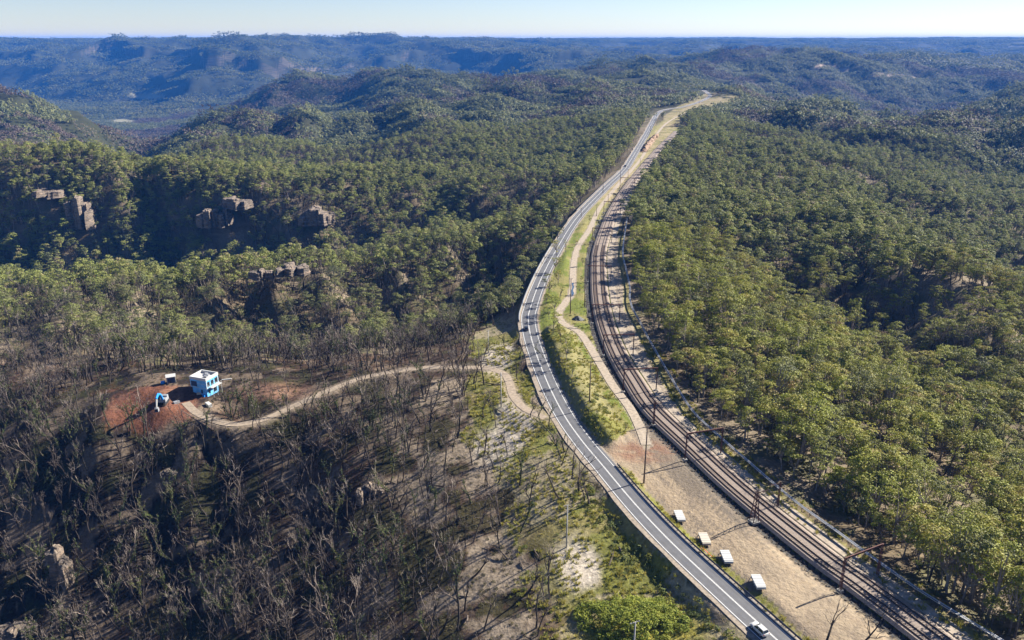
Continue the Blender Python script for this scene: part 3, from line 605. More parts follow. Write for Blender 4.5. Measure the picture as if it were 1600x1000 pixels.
def scatter(name, P, rot, scl, idx, coll, label, cat):
    """one mass of plants: a point for each, the plant set on it by geometry nodes"""
    me = bpy.data.meshes.new(name); me.vertices.add(len(P)); me.vertices.foreach_set('co', np.asarray(P, np.float32).ravel())
    for nm, ty, key, dat in (('rot', 'FLOAT_VECTOR', 'vector', rot), ('scl', 'FLOAT_VECTOR', 'vector', scl), ('idx', 'INT', 'value', idx)):
        a = me.attributes.new(nm, ty, 'POINT'); a.data.foreach_set(key, np.ascontiguousarray(np.asarray(dat, np.int32 if ty == 'INT' else np.float32)).ravel())
    o = mesh_obj(name, me); tag(o, label, cat, kind='stuff')
    g = bpy.data.node_groups.new(name, 'GeometryNodeTree'); g.interface.new_socket('Geometry', in_out='INPUT', socket_type='NodeSocketGeometry'); g.interface.new_socket('Geometry', in_out='OUTPUT', socket_type='NodeSocketGeometry')
    i = g.nodes.new('NodeGroupInput'); out = g.nodes.new('NodeGroupOutput'); ins = g.nodes.new('GeometryNodeInstanceOnPoints'); ci = g.nodes.new('GeometryNodeCollectionInfo')
    ci.inputs['Collection'].default_value = PROTO[coll]; ci.inputs['Separate Children'].default_value = True; ci.inputs['Reset Children'].default_value = True
    def named(n, ty):
        a = g.nodes.new('GeometryNodeInputNamedAttribute'); a.data_type = ty; a.inputs[0].default_value = n; return a.outputs[0]
    g.links.new(i.outputs[0], ins.inputs['Points']); g.links.new(ci.outputs[0], ins.inputs['Instance']); ins.inputs['Pick Instance'].default_value = True
    g.links.new(named('idx', 'INT'), ins.inputs['Instance Index'])
    e = g.nodes.new('FunctionNodeEulerToRotation'); g.links.new(named('rot', 'FLOAT_VECTOR'), e.inputs[0]); g.links.new(e.outputs[0], ins.inputs['Rotation'])
    g.links.new(named('scl', 'FLOAT_VECTOR'), ins.inputs['Scale']); g.links.new(ins.outputs[0], out.inputs[0])
    md = o.modifiers.new('plants', 'NODES'); md.node_group = g
    return o
def sample(rng, r0, r1, spacing, a0=-43, a1=43):
    """points spread over a ring sector, about one each spacing squared"""
    area = .5*(r1*r1-r0*r0)*R(a1-a0); n = int(area/spacing**2)
    r = np.sqrt(rng.uniform(r0*r0, r1*r1, n)); a = R(1)*rng.uniform(a0, a1, n); return r*np.sin(a), r*np.cos(a)
def seen(x, y, z, top, pad=60):
    px, py = pix(x, y, z); _, pt = pix(x, y, z+top); return (px > -pad) & (px < 1600+pad) & (pt < 1000+pad) & (y > 0)
_occ = None
def visible(x, y, z):
    """keep what the land does not hide: test against the ground sheet's running skyline, with a wide margin"""
    global _occ
    a = np.arctan2(GX, GY); el = (GZ-CAM_H)/np.hypot(GX, GY); nb = 900; ra = np.hypot(GX, GY)
    if _occ is None:
        lr = np.linspace(math.log(70), math.log(18000), 500); ab = np.clip(((a+R(76))/R(152)*nb).astype(int), 0, nb-1); rb = np.clip(((np.log(ra)-lr[0])/(lr[-1]-lr[0])*499).astype(int), 0, 499)
        g = np.full((nb, 500), -9.0); np.maximum.at(g, (ab, rb), el); g = np.maximum.accumulate(g, 1); _occ = (g, lr)
    g, lr = _occ; r = np.hypot(x, y); ab = np.clip(((np.arctan2(x, y)+R(76))/R(152)*nb).astype(int), 0, nb-1); rb = np.clip(((np.log(r)-lr[0])/(lr[-1]-lr[0])*499).astype(int)-4, 0, 499)
    return (z-CAM_H)/r > g[ab, rb]-np.where(r > 800, 30, 12)/r
# ------------------------------------------------------------------ plants: where they stand
RNG = np.random.default_rng(7)
ROCK_FAR = [  # picture x, foot y, top y, width in the picture, distance
 (122, 345, 282, 36, 746), (333, 345, 300, 44, 750), (366, 322, 298, 38, 758), (492, 345, 312, 46, 750), (22, 345, 318, 20, 744), (72, 305, 288, 45, 757), (405, 434, 410, 32, 476), (455, 427, 406, 40, 481)]
ROCKS = []
for px, py, pt, wp, Y in ROCK_FAR:
    z = CAM_H-math.tan(PITCH+math.atan2(py-500, FPX))*Y; q = at(px, py, z); dep = Y*CP-(z-CAM_H)*SP; ROCKS.append((q[0], q[1]+6, z, wp*dep/FPX*.95, (py-pt)*dep/FPX*.62, wp*dep/FPX*1.1))
for px, py, pt, wp in ((97, 905, 832, 46), (578, 772, 738, 36), (268, 757, 743, 20), (25, 990, 968, 50)):
    z = -20.0
    for _ in range(6): q = at(px, py, z); z = float(terrain(np.array([q[0]]), np.array([q[1]]))[0])
    dep = q[1]*CP-(z-CAM_H)*SP; ROCKS.append((q[0], q[1], z, wp*dep/FPX, (py-pt)*dep/FPX*.8, wp*dep/FPX*1.0))
ROCK_XY = [(p[0], p[1], p[3]) for p in ROCKS]
def off_rocks(x, y, k=.40):
    ok = np.ones(len(x), bool)
    for cx, cy, w_ in ROCK_XY:
        ok &= np.hypot(x-cx, y-cy) > w_*k
        f = .055*np.hypot(cx, cy)*k*1.0; dy = cy-y; ok &= ~((dy > 0) & (dy < f) & (np.abs(x-cx*y/cy) < w_*.42))
    return ok
SCRUB = [(838, 640, 9), (905, 780, 12), (927, 792, 11), (870, 690, 11), (895, 730, 9)]
def plant_sets():
    S = {}
    # ---- near and middle distance
    x, y = sample(RNG, 120, 1400, 4.2); z = terrain(x, y); m = seen(x, y, z, 16, 80); x, y, z = x[m], y[m], z[m]
    k = masks(x, y, z); px, py, r = k['px'], k['py'], k['r']
    n1 = fbm(x/45, y/45, 61, 3); n2 = fbm(x/110, y/110, 63, 3); u = RNG.uniform(size=len(x))
    ok = (k['dr'] > 8) & ~k['inner'] & ~(k['dt'] < np.where(py > 640, 8.5, 4.5)) & (k['dl'] > 10) & (k['ds'] > 5) & ~k['far_clear'] & off_rocks(x, y) & (k['dd'] > 4) & ~k['red']
    ok &= ~((px > 780) & (py > 760) & (k['sr'] < 0))
    ok &= ~(k['emb'] & (u > .12)) & ~((r > 600) & ((k['dr'] < 12) | (k['ds'] < 13) | (k['dl'] < 15)))
    right = (k['sr'] > 0)
    clear = sstep(.60, .70, n1)*right*(px > 1150)*np.where(py > 640, .25, .6)+right*.06
    dark = sstep(1.15, .7, np.hypot((px-1430)/150, (py-510)/75)+(n1-.5)*.6)*right; clear = np.maximum(clear, .58*dark)
    green = ok & ~k['burnt'] & ~k['verge'] & (u > clear)
    pb = np.where(right, .10+.35*(n2 > .58), .10+.60*sstep(.47, .60, n2))
    pb = np.where(~right & (px < 420) & (py > 470), .75, pb); pb = np.where(~right & (py > 505) & (px < 760), .72, pb)
    pb = np.where(~right & (px > 560) & (px < 850) & (py > 350) & (py < 440), np.maximum(pb, .45), pb)
    pb = np.where((r > 900) & (px > 1130) & (py < 235), .62, pb); pb = np.where((r > 800) & (px > 700) & (px < 1010) & (py < 215), np.maximum(pb, .50), pb)
    pb = np.where(dark > .3, .38, pb)
    u2 = RNG.uniform(size=len(x)); isb = u2 < pb
    vis = visible(x, y, z+15)
    g = green & ~isb & vis; b = green & isb & vis
    S['gum'] = np.c_[x, y, z][g]; S['grey'] = np.c_[x, y, z][b]
    # ---- burnt slope, denser
    x, y = sample(RNG, 120, 420, 4.05, -43, 20); z = terrain(x, y); m = seen(x, y, z, 15, 80); x, y, z = x[m], y[m], z[m]; k = masks(x, y, z); px, py = k['px'], k['py']; u = RNG.uniform(size=len(x))
    den = np.where(k['verge'], np.where(k['sr'] < -24, .20, .035), .80); den = np.where((px > 640) & (py > 560), np.minimum(den, .55), den); den = np.where((px > 740) & (py > 560), np.minimum(den, .34), den)
    site = np.hypot((px-250)/130, (py-628)/46) < 1; den = np.where(site, .12, den); den = np.where(np.hypot((px-440)/110, (py-612)/36) < 1, .16, den); den = np.where(np.hypot((px-320)/60, (py-610)/34) < 1, 0, den)
    den = np.where(np.hypot((px-905)/40, (py-880)/60) < 1, 0, den); den = np.where(np.hypot((px-985)/120, (py-965)/55) < 1, 0, den)
    b = k['burnt'] & (u < den) & (k['dr'] > np.where(py > 770, 17, 8)) & (k['dd'] > 3.2) & ~k['red'] & off_rocks(x, y, .5)
    S['burnt'] = np.c_[x, y, z][b]; S['burnt_px'] = np.c_[px, py][b]
    return S
SETS = plant_sets()
def rots(n, tilt=.05): return np.c_[RNG.normal(0, tilt, n), RNG.normal(0, tilt, n), RNG.uniform(0, 6.283, n)]
def scls(n, lo, hi, zlo=.9, zhi=1.12):
    s = RNG.uniform(lo, hi, n); return np.c_[s, s, s*RNG.uniform(zlo, zhi, n)]
def tree_thing(name, parts, P, rz, sc, label, cat, group):
    o = empty(name, tuple(P)); o.rotation_euler = tuple(rz); o.scale = tuple(sc)
    for nm, me in parts:
        c = mesh_obj(nm, me, o)
        if nm == 'shoots': c['kind'] = 'stuff'
    return tag(o, label, cat, group)
def in_frame(P, top=9):
    px, py = pix(P[:, 0], P[:, 1], P[:, 2]+top); return (px > 0) & (px < 1600) & (py > 0) & (py < 1000)
# green gums
G = SETS['gum']; G = G[np.argsort(np.hypot(G[:, 0], G[:, 1])-2000*in_frame(G))]
gr, gs, gi = rots(len(G), .10), scls(len(G), .50, 1.32)*np.clip(RNG.normal(1, .10, (len(G), 1)), .75, 1.25), RNG.integers(0, 8, len(G))
right_g = side_of_road(G[:, 0], G[:, 1]) > 0
dtg = linedist(G[:, 0], G[:, 1], TROUGH, 60.); gpx = pix(G[:, 0], G[:, 1], G[:, 2])[0]
for i in range(300):
    if right_g[i]:
        if dtg[i] < 13: lb, gp = 'green gum tree in the front row of the forest, right behind the cable trough', 'gum trees in the front row behind the cable trough'
        elif gpx[i] > 1450: lb, gp = 'green gum tree in the forest at the right edge, back from the cable trough', 'gum trees at the right edge of the forest'
        else: lb, gp = 'green gum tree deeper in the forest right of the railway, behind the front row', 'gum trees deeper in the forest right of the railway'
    else: lb, gp = 'green gum tree standing beyond the burnt slope left of the road', 'gum trees left of the road'
    tree_thing('gum_tree', [('trunk', GUM_T[gi[i]]), ('crown', GUM_C[gi[i]])], G[i], gr[i], gs[i], lb, 'tree', gp)
rest = np.arange(300, len(G)); d = np.hypot(G[:, 0], G[:, 1]); a = rest[d[rest] < 520]; b = rest[d[rest] >= 520]
al = a[~right_g[a]]; a = a[right_g[a]]
scatter('gum_forest', G[a], gr[a], gs[a], gi[a], 'gum_near', 'mass of olive green gum forest right of the railway, behind the nearest trees', 'forest')
scatter('spur_forest', G[al], gr[al], gs[al], gi[al], 'gum_grey', 'grey green gum forest on the nearer spurs left of the road', 'forest')
scatter('distant_gum_forest', G[b], gr[b], gs[b]*.97, RNG.integers(0, 7, len(b)), 'gum_mid', 'gum forest over the spurs and gullies in the middle distance', 'forest')
# grey, leafless or scorched crowns among the green
B = SETS['grey']; d = np.hypot(B[:, 0], B[:, 1]); n = len(B); br_, bs_ = rots(n), scls(n, .72, 1.12); a = np.where(d < 420)[0]; b = np.where(d >= 420)[0]
scatter('scorched_trees', B[a], br_[a], bs_[a], RNG.integers(4, 14, len(a)), 'bare_all', 'grey brown scorched trees scattered through the green forest', 'forest')
scatter('distant_scorched_trees', B[b], br_[b], bs_[b]*1.05, RNG.integers(0, 5, len(b)), 'bare_far', 'grey brown scorched trees on the distant spurs', 'forest')
# burnt slope
T = SETS['burnt']; tp = SETS['burnt_px']; o_ = np.argsort(np.hypot(T[:, 0], T[:, 1])-2000*in_frame(T)); T = T[o_]; tp = tp[o_]; n = len(T)
tr_, ts_ = rots(n, .09), scls(n, .66, 1.12); green_shoots = RNG.uniform(size=n) < np.where((tp[:, 0] < 640) & (tp[:, 1] > 640), .36, .14); ti = np.where(green_shoots, 8+RNG.integers(0, 6, n), RNG.integers(0, 8, n))
nb = ns = 0; left_over = []
for i in range(n):
    if green_shoots[i] and ns < 220 and i < 900:
        j = ti[i]-8; ns += 1
        tree_thing('regrowing_tree', [('trunk', SHOOT_T[j]), ('branches', SHOOT_B[j]), ('shoots', SHOOT_L[j])], T[i], tr_[i], ts_[i], 'burnt tree with green shoots furring its trunk on the slope left of the road', 'tree', 'regrowing trees on the burnt slope')
    elif not green_shoots[i] and nb < 300:
        j = ti[i]; nb += 1
        tree_thing('burnt_tree', [('trunk', BARE_T[j]), ('branches', BARE_B[j])], T[i], tr_[i], ts_[i], 'bare burnt tree with grey twigs on the slope left of the road', 'tree', 'bare trees on the burnt slope')
    else: left_over.append(i)
a = np.array(left_over); scatter('burnt_wood', T[a], tr_[a], ts_[a], ti[a], 'bare_all', 'bare burnt wood on the ridge around the unfinished house', 'forest')
# far forest in patches that follow the land
def patches(name, coll, r0, r1, sp, pad, label, kinds, sc, burn=True):
    x, y = sample(RNG, r0, r1, sp, -36, 36); z = terrain(x, y); m = seen(x, y, z, 20, pad) & visible(x, y, z+25); x, y, z = x[m], y[m], z[m]; k = masks(x, y, z)
    e = 12.0; zx = terrain(x+e, y); zy = terrain(x, y+e); nx, ny = (zx-z)/e, (zy-z)/e
    steep = np.hypot(nx, ny); px, py = k['px'], k['py']
    ok = (steep < (1.1 if r0 < 4000 else .6)) & ~((np.hypot((px-225)/36, (py-152)/9) < 1) & (r0 > 1000)) & ~(np.hypot((px-190)/28, (py-189)/5) < 1) & (k['dr'] > 30) & ~k['far_clear'] & ~((px > 1078) & (px < 1120) & (py > 143) & (py < 172))
    tl = np.interp(px, [1275, 1310, 1350, 1400, 1450], [102, 107, 114, 118, 124], left=-99, right=-99); ok &= np.abs(py-tl) > 4
    if not burn: ok &= px > 262
    x, y, z, nx, ny = x[ok], y[ok], z[ok], nx[ok], ny[ok]; n = len(x)
    rz = RNG.uniform(0, 6.283, n)
    # tilt the patch to the slope: euler for Rz(rz) followed by slope tilt
    rot = np.zeros((n, 3))
    for i in range(n):
        q = Vector((-nx[i], -ny[i], 1.0 if r0 < 4000 else 1.6)).normalized(); M3 = Vector((0, 0, 1)).rotation_difference(q).to_matrix() @ Matrix.Rotation(rz[i], 3, 'Z'); rot[i] = M3.to_euler()
    S_ = scls(n, .85*sc, 1.2*sc, .85, 1.15); I_ = RNG.integers(0, kinds, n); P = np.c_[x, y, z]; px, py = px[ok], py[ok]
    if r0 < 2000 and burn:
        bn = fbm(x/260, y/260, 71, 3)+RNG.normal(0, .04, n); b = (bn > .56) | ((px < 260) & (py < 240) & (y < 2300) & (bn > .30)) | ((px > 1150) & (py > 175) & (py < 225) & (bn > .46)) | ((px > 400) & (px < 560) & (py < 170) & (bn > .42))
        scatter('burnt_hills', P[b], rot[b], S_[b], RNG.integers(0, 3, b.sum()), 'patch_burnt', 'purple brown burnt woods on the far left hill and other ridges', 'forest')
        P, rot, S_, I_ = P[~b], rot[~b], S_[~b], I_[~b]
    scatter(name, P, rot, S_, I_, coll, label, 'forest'); return n
n1 = patches('ridge_forest', 'patch_mid', 1370, 4300, 38, 60, 'forest covering the ridges and hills beyond the road', 5, 1.0)
n3 = patches('shoulder_forest', 'patch_mid', 1340, 2150, 40, 60, 'forest on the shoulders of the ridge just beyond the single trees', 6, .9, burn=False)
n2 = patches('far_forest', 'patch_far', 4200, 13000, 98, 60, 'hazy forest covering the far valley and plateau', 5, 1.0)
print('PLANTS gum', len(G), 'grey', len(B), 'burnt', len(T), 'patches', n1, n2, 'individuals', nb, ns)
# undergrowth
def undergrowth():
    x, y = sample(RNG, 120, 430, 1.9, -43, 43); z = terrain(x, y); m = seen(x, y, z, 3, 30); x, y, z = x[m], y[m], z[m]; k = masks(x, y, z); px, py = k['px'], k['py']; u = RNG.uniform(size=len(x)); nn = fbm(x/7, y/7, 81, 3); n = len(x)
    ok = (k['dr'] > 6.2) & (k['dl'] > 8) & (k['dd'] > 2.5) & ~k['red'] & (k['ds'] > 2.2) & off_rocks(x, y, .45)
    P = np.c_[x, y, z]; rt = rots(n, .1); sc = scls(n, .35, 1.0, .6, 1.2)
    sand = np.zeros(n, bool)
    for cx, cy, rx, ry in ((905, 885, 46, 52), (800, 660, 35, 45), (780, 560, 30, 25)): sand |= np.hypot((px-cx)/rx, (py-cy)/ry) < 1
    h = ok & (k['burnt'] & ~k['verge']) & (u < np.where(nn > .5, .60, .22))
    scatter('burnt_heath', P[h], rt[h], sc[h]*.9, RNG.integers(0, 4, h.sum()), 'heath', 'low brown and green heath sprouting over the burnt slope', 'heath')
    lg = ok & k['burnt'] & (u > .985); scatter('fallen_logs', P[lg]+np.array([0, 0, .05]), rt[lg], scls(lg.sum(), .7, 1.3), RNG.integers(0, 5, lg.sum()), 'log', 'charred fallen logs strewn over the burnt slope', 'logs')
    inn = k['inner'] & ~k['yard'] & (k['sl'] < -11)
    s = ok & ((k['verge'] & ~sand & (u < np.where(nn > .5, .45, .10))) | (inn & (nn > .52) & (u < .22)) | (k['verge'] & (k['sr'] > -14) & (k['sr'] < -7) & (py > 760) & (u < .9)))
    f = ok & ~k['burnt'] & ~k['inner'] & (k['sl'] > 2.0) & (u < np.where(nn > .52, .22, .06))
    s |= f
    scs = np.where(((k['verge'] & (k['sr'] > -14) & (py > 760)))[:, None], sc*1.15, sc*.75)
    scatter('roadside_scrub', P[s], rt[s], scs[s], RNG.integers(0, 4, s.sum()), 'shrub', 'low green scrub on the road verges and under the gum trees', 'scrub')
    md = ok & inn & (k['dm'] < 7.5) & (u < .45*sstep(.40, .56, nn))
    scatter('bank_thicket', P[md], rt[md], sc[md]*1.25, RNG.integers(0, 4, md.sum()), 'shrub', 'green thicket covering the bank between the road and the dirt track', 'scrub')
    x, y = sample(RNG, 125, 190, 1.0, -5, 25); z = terrain(x, y); k = masks(x, y, z); px, py = k['px'], k['py']
    hm = sstep(1.0, .2, np.hypot((px-985)/98, (py-972)/40)+(fbm(x/6, y/6, 5, 2)-.5)*.3); th = (hm > .05) & (k['sr'] < -8); n = th.sum(); P = np.c_[x, y, z+hm*2.6][th]
    scatter('blackberry_thicket', P, rots(n, .2), scls(n, .7, 1.25), RNG.integers(0, 4, n), 'thicket', 'mounded bright green thicket at the bottom edge beside the road', 'scrub')
    x, y = sample(RNG, 125, 330, 1.05, -20, 43); z = terrain(x, y); k = masks(x, y, z); px, py = k['px'], k['py']; u = RNG.uniform(size=len(x)); nn = fbm(x/5, y/5, 91, 3)
    g = ((k['verge'] & (k['dr'] > 6)) | (k['inner'] & ~k['yard'] & (k['dl'] > 8) & (k['sl'] < -10)) | ((np.abs(k['sl']) < 4) & (k['dt'] < 4)) | ((k['dr'] > 4.9) & (k['dr'] < 7) & (k['sr'] > 0) & (py > 730))) & (k['ds'] > 2) & (k['dd'] > 2.6) & (k['dr'] > 4.6) & (u < np.where(nn > .47, .75, .12))
    n = g.sum(); scatter('verge_grass', np.c_[x, y, z][g], rots(n, .1), scls(n, .6, 1.3), RNG.integers(0, 4, n), 'grass', 'yellow green grass tufts along the road and railway verges', 'grass')
undergrowth()

# ------------------------------------------------------------------ haze: the air over the whole valley
def build_haze():
    x, y0, y1, lo, hi = 17000, -200, 18400, min(-275.0, float(GZ.min())-1.5), max(128.0, float(GZ.max())+1.5)
    o = MB().box(-x, x, y0, y1, lo, hi)
    m = bpy.data.materials.new('air'); m.use_nodes = True; nt = m.node_tree; nt.nodes.remove(nt.nodes['Principled BSDF'])
    v = nt.nodes.new('ShaderNodeVolumePrincipled'); v.inputs['Color'].default_value = (*HAZE_COLOR, 1); v.inputs['Density'].default_value = HAZE_DENSITY; v.inputs['Anisotropy'].default_value = 0.0
    nt.links.new(v.outputs[0], nt.nodes['Material Output'].inputs['Volume'])
    h = o.obj('haze', m); tag(h, 'thin blue haze filling the air over the valleys', 'haze', kind='stuff'); h.display_type = 'WIRE'
build_haze()
# ------------------------------------------------------------------ road, tracks, railway
def asphalt_mat():
    m, nt, b = nodes_of('asphalt'); n = noise_node(nt, .35, 5); n2 = noise_node(nt, 6, 3); L = nt.links
    r = ramp(nt, n.outputs[0], [(.3, (.068, .070, .080)), (.7, (.098, .099, .108))]); r2 = ramp(nt, n2.outputs[0], [(.3, (.8, .8, .8)), (.7, (1.15, 1.15, 1.15))])
    mx = N(nt, 'ShaderNodeMix', data_type='RGBA', blend_type='MULTIPLY'); mx.inputs['Factor'].default_value = 1; L.new(r.outputs[0], mx.inputs['A']); L.new(r2.outputs[0], mx.inputs['B']); at_ = N(nt, 'ShaderNodeAttribute', attribute_name='tint'); vm = N(nt, 'ShaderNodeVectorMath', operation='SCALE'); L.new(mx.outputs['Result'], vm.inputs[0]); L.new(at_.outputs['Fac'], vm.inputs['Scale']); L.new(vm.outputs[0], b.inputs['Base Color']); b.inputs['Roughness'].default_value = .8; return m
M['asphalt'] = asphalt_mat()
M['paint'] = mat('road_paint', (.60, .60, .59), var=.12, scale=1.5)
M['gravel'] = mat('track_gravel', (.23, .19, .15), var=.35, scale=1.1, bump=.4)
M['drive'] = mat('drive_gravel', (.25, .20, .15), var=.28, scale=.8, bump=.4)
M['ballast'] = mat('ballast', (.195, .155, .128), var=.4, scale=3.0, bump=.6)
M['cess'] = mat('service_gravel', (.29, .24, .185), var=.3, scale=.9, bump=.3)
M['ditch'] = mat('ditch_soil', (.045, .042, .038), var=.5, scale=1.2, bump=.6)  # dark stone and soil, with the ballast edge's shadow painted in
M['rail_steel'] = mat('rail_steel', (.055, .042, .036), rough=.5, metal=.4)
M['sleeper'] = mat('sleeper', (.11, .075, .058), var=.3, scale=2)
M['zinc'] = mat('galvanised_steel', (.42, .43, .45), rough=.45, metal=.6, var=.1)
M['zinc_shade'] = mat('shade_dark_steel', (.065, .068, .085), rough=.55, metal=.5, var=.15)  # galvanised steel with the guard rail's shaded side put into its colour
M['rust'] = mat('rusty_steel', (.10, .042, .032), rough=.8, var=.35, scale=1.5)
M['wood_pole'] = mat('pole_timber', (.12, .085, .065), var=.3, scale=1.5)
M['grey_pole'] = mat('pole_grey', (.33, .32, .31), var=.2, scale=1.0)
M['concrete'] = mat('concrete', (.19, .183, .172), var=.15, scale=.8)
M['white'] = mat('white_paint', (.44, .44, .43), rough=.5, var=.06, scale=.7)
M['offwhite'] = mat('cream_panel', (.44, .40, .33), rough=.6, var=.08, scale=.7)
M['black'] = mat('black_rubber', (.018, .018, .02), rough=.7)
M['glass'] = mat('dark_glass', (.02, .025, .03), rough=.08, var=.1, spec=.6)
M['blue_wrap'] = mat('blue_wall_wrap', (.11, .36, .64), rough=.5, var=.25, scale=.6)
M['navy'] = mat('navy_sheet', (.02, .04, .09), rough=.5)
M['excavator_blue'] = mat('blue_paint', (.02, .22, .62), rough=.4, var=.1)
M['grey_metal'] = mat('grey_metal', (.22, .23, .25), rough=.5, var=.15)
M['orange'] = mat('orange_plastic', (.75, .13, .03), rough=.5, var=.15)
M['gravel_pile'] = mat('crushed_stone', (.10, .10, .10), var=.4, scale=3, bump=.6)
M['water'] = mat('puddle_water', (.05, .08, .11), rough=.03, var=.05, spec=.8)
M['lamp'] = mat('lamp_lens', (.75, .72, .66), rough=.15, var=.05)
M['red_lamp'] = mat('tail_lamp', (.35, .02, .015), rough=.2, var=.05)
M['dark_car'] = mat('dark_car_paint', (.02, .022, .03), rough=.25, var=.05, spec=.6)
def ribbon(name, L, left, right, z, m, parent=None, cross=1, kind=None, zf=None):
    """a strip between two offsets of a line; z may be a level above the datum or a function of x, y"""
    A = offset(L, left); B = offset(L, right); n = len(L); V = []
    ts = np.linspace(0, 1, cross+1)
    for t in ts:
        P = A*(1-t)+B*t; zz = np.full(n, z) if zf is None else zf(P[:, 0], P[:, 1])+z; V.append(np.c_[P, zz])
    V = np.vstack(V); k = len(ts); Q = [(c*n+i, (c+1)*n+i, (c+1)*n+i+1, c*n+i+1) for c in range(k-1) for i in range(n-1)]
    me = np_mesh(name, V, quads=np.array(Q), mats=[m]); o = mesh_obj(name, me, parent)
    if kind: tag(o, kind=kind)
    return o
def sweep(name, L, prof, m, parent=None, closed=True, zf=None):
    """a constant section (offset, height) carried along a line"""
    nn = normals2(L); n = len(L); k = len(prof); z0 = np.zeros(n) if zf is None else zf(L[:, 0], L[:, 1])
    V = np.vstack([np.c_[L+nn*a, z0+h] for a, h in prof]); rg = range(k if closed else k-1)
    Q = np.array([(c*n+i, ((c+1) % k)*n+i, ((c+1) % k)*n+i+1, c*n+i+1) for c in rg for i in range(n-1)])
    return mesh_obj(name, np_mesh(name, V, quads=Q, mats=[m]), parent)
sh = np.array([fbm(np.array([p[0]/14]), np.array([p[1]/14]), 7, 2)[0] for p in ROAD])
ribbon('road_shoulder', ROAD, -(ROAD_HALF+1.1+sh*1.6), ROAD_HALF+1.3+sh*.8, .0, M['gravel'], kind='structure')
road = ribbon('road', ROAD, -(ROAD_HALF+.35), ROAD_HALF+.95, .05, M['asphalt'], kind='structure', cross=16)
_t = road.data.attributes.new('tint', 'FLOAT', 'POINT'); _c = np.linspace(-(ROAD_HALF+.35), ROAD_HALF+.95, 17)
_t.data.foreach_set('value', np.repeat(1.06-.20*np.exp(-((np.abs(np.abs(_c)-1.55)-.75)/.32)**2), len(ROAD)).astype(np.float32))
for nm, c, wd in (('edge_line', -ROAD_HALF, .17), ('edge_line', ROAD_HALF, .17), ('centre_line', -.11, .12), ('centre_line', .11, .12)):
    ribbon(nm, ROAD, c-wd/2, c+wd/2, .056 if nm == 'edge_line' else .057, M['paint'], road)
dtr = ribbon('dirt_track', TRACK, -1.7, 1.7, .02, M['cess'], kind='structure', cross=2)
zdrive = lambda x, y: terrain_drive(np.asarray(x), np.asarray(y))
drv = ribbon('gravel_driveway', DRIVE, -1.6, 1.6, .10, M['drive'], kind='structure', cross=2, zf=lambda x, y: np.repeat(_dz[None], 1, 0).ravel()[:len(x)])
ribbon('service_road', RAIL[:int(len(RAIL)*.55)], 5.2, 8.6, .015, M['cess'], kind='structure')
near_r = RAIL[:int(len(RAIL)*.62)]
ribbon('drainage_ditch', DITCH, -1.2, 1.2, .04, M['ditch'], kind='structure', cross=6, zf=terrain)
def railway():
    root = empty('railway', tuple(RAIL[20])+(0.,)); root['kind'] = 'structure'
    def put(o): o.parent = root; o.matrix_parent_inverse = root.matrix_basis.inverted_safe() if False else Matrix.Translation(-root.location); return o
    put(sweep('ballast_bed', RAIL, [(-4.6, -.1), (-3.7, .42), (3.7, .42), (4.7, -.1)], M['ballast'], closed=False))
    for tc in (-2.1, 2.1):
        for g in (-.78, .78):
            c = tc+g; put(sweep('rail', RAIL, [(c-.09, .47), (c-.055, .68), (c+.055, .68), (c+.09, .47)], M['rail_steel'], closed=False))
    # sleepers: far too many and too small to pick apart
    s = RAIL; d = np.r_[0, np.cumsum(np.hypot(*np.diff(s, axis=0).T))]; t = np.arange(0, min(420, d[-1]), .66); nn = normals2(s)
    cx = np.c_[np.interp(t, d, s[:, 0]), np.interp(t, d, s[:, 1])]; nv = np.c_[np.interp(t, d, nn[:, 0]), np.interp(t, d, nn[:, 1])]; tv = np.c_[-nv[:, 1], nv[:, 0]]
    V = []; Q = []
    for tc in (-2.1, 2.1):
        for p, a, b in zip(cx, nv, tv):
            o = len(V)
            for sx, sy in ((-1.2, -.11), (1.2, -.11), (1.2, .11), (-1.2, .11)):
                q = p+a*(tc+sx)+b*sy; V.append((*q, .40)); 
            for sx, sy in ((-1.2, -.11), (1.2, -.11), (1.2, .11), (-1.2, .11)):
                q = p+a*(tc+sx)+b*sy; V.append((*q, .49))
            Q += [(o+4, o+5, o+6, o+7), (o, o+1, o+5, o+4), (o+1, o+2, o+6, o+5), (o+2, o+3, o+7, o+6), (o+3, o, o+4, o+7)]
    o = mesh_obj('sleepers', np_mesh('sleepers', np.array(V), quads=np.array(Q), mats=[M['sleeper']])); o['kind'] = 'stuff'; put(o)
railway()
def ditch_stones():
    rng = np.random.default_rng(5); V = []; T = []; nn = normals2(near_r); n = 0
    base = np.array([(1, 0, 0), (-.5, .87, 0), (-.5, -.87, 0), (.2, .1, 1), (-.3, .5, .6)]); tri = np.array([(0, 1, 3), (1, 2, 3), (2, 0, 3), (0, 4, 1)])
    for i in range(0, len(near_r)):
        for k in range(9):
            off = rng.uniform(4.5, 7.7); p = near_r[i]+nn[i]*-off; s = rng.uniform(.12, .5); zb = -.1-.75*float(sstep(1.8, .6, abs(off-6.1))); a = rng.uniform(0, 6.28); c, s2 = math.cos(a), math.sin(a)
            b = base[:, :2] @ np.array([[c, s2], [-s2, c]]); V.append(np.c_[b*s+p, base[:, 2]*s*.8+zb]); T.append(tri+n); n += 5
    o = mesh_obj('ditch_stones', np_mesh('ditch_stones', np.vstack(V), tris=np.vstack(T), mats=[M['ditch']])); tag(o, 'dark stones lining the ditch beside the railway', 'stones', kind='stuff')
ditch_stones()

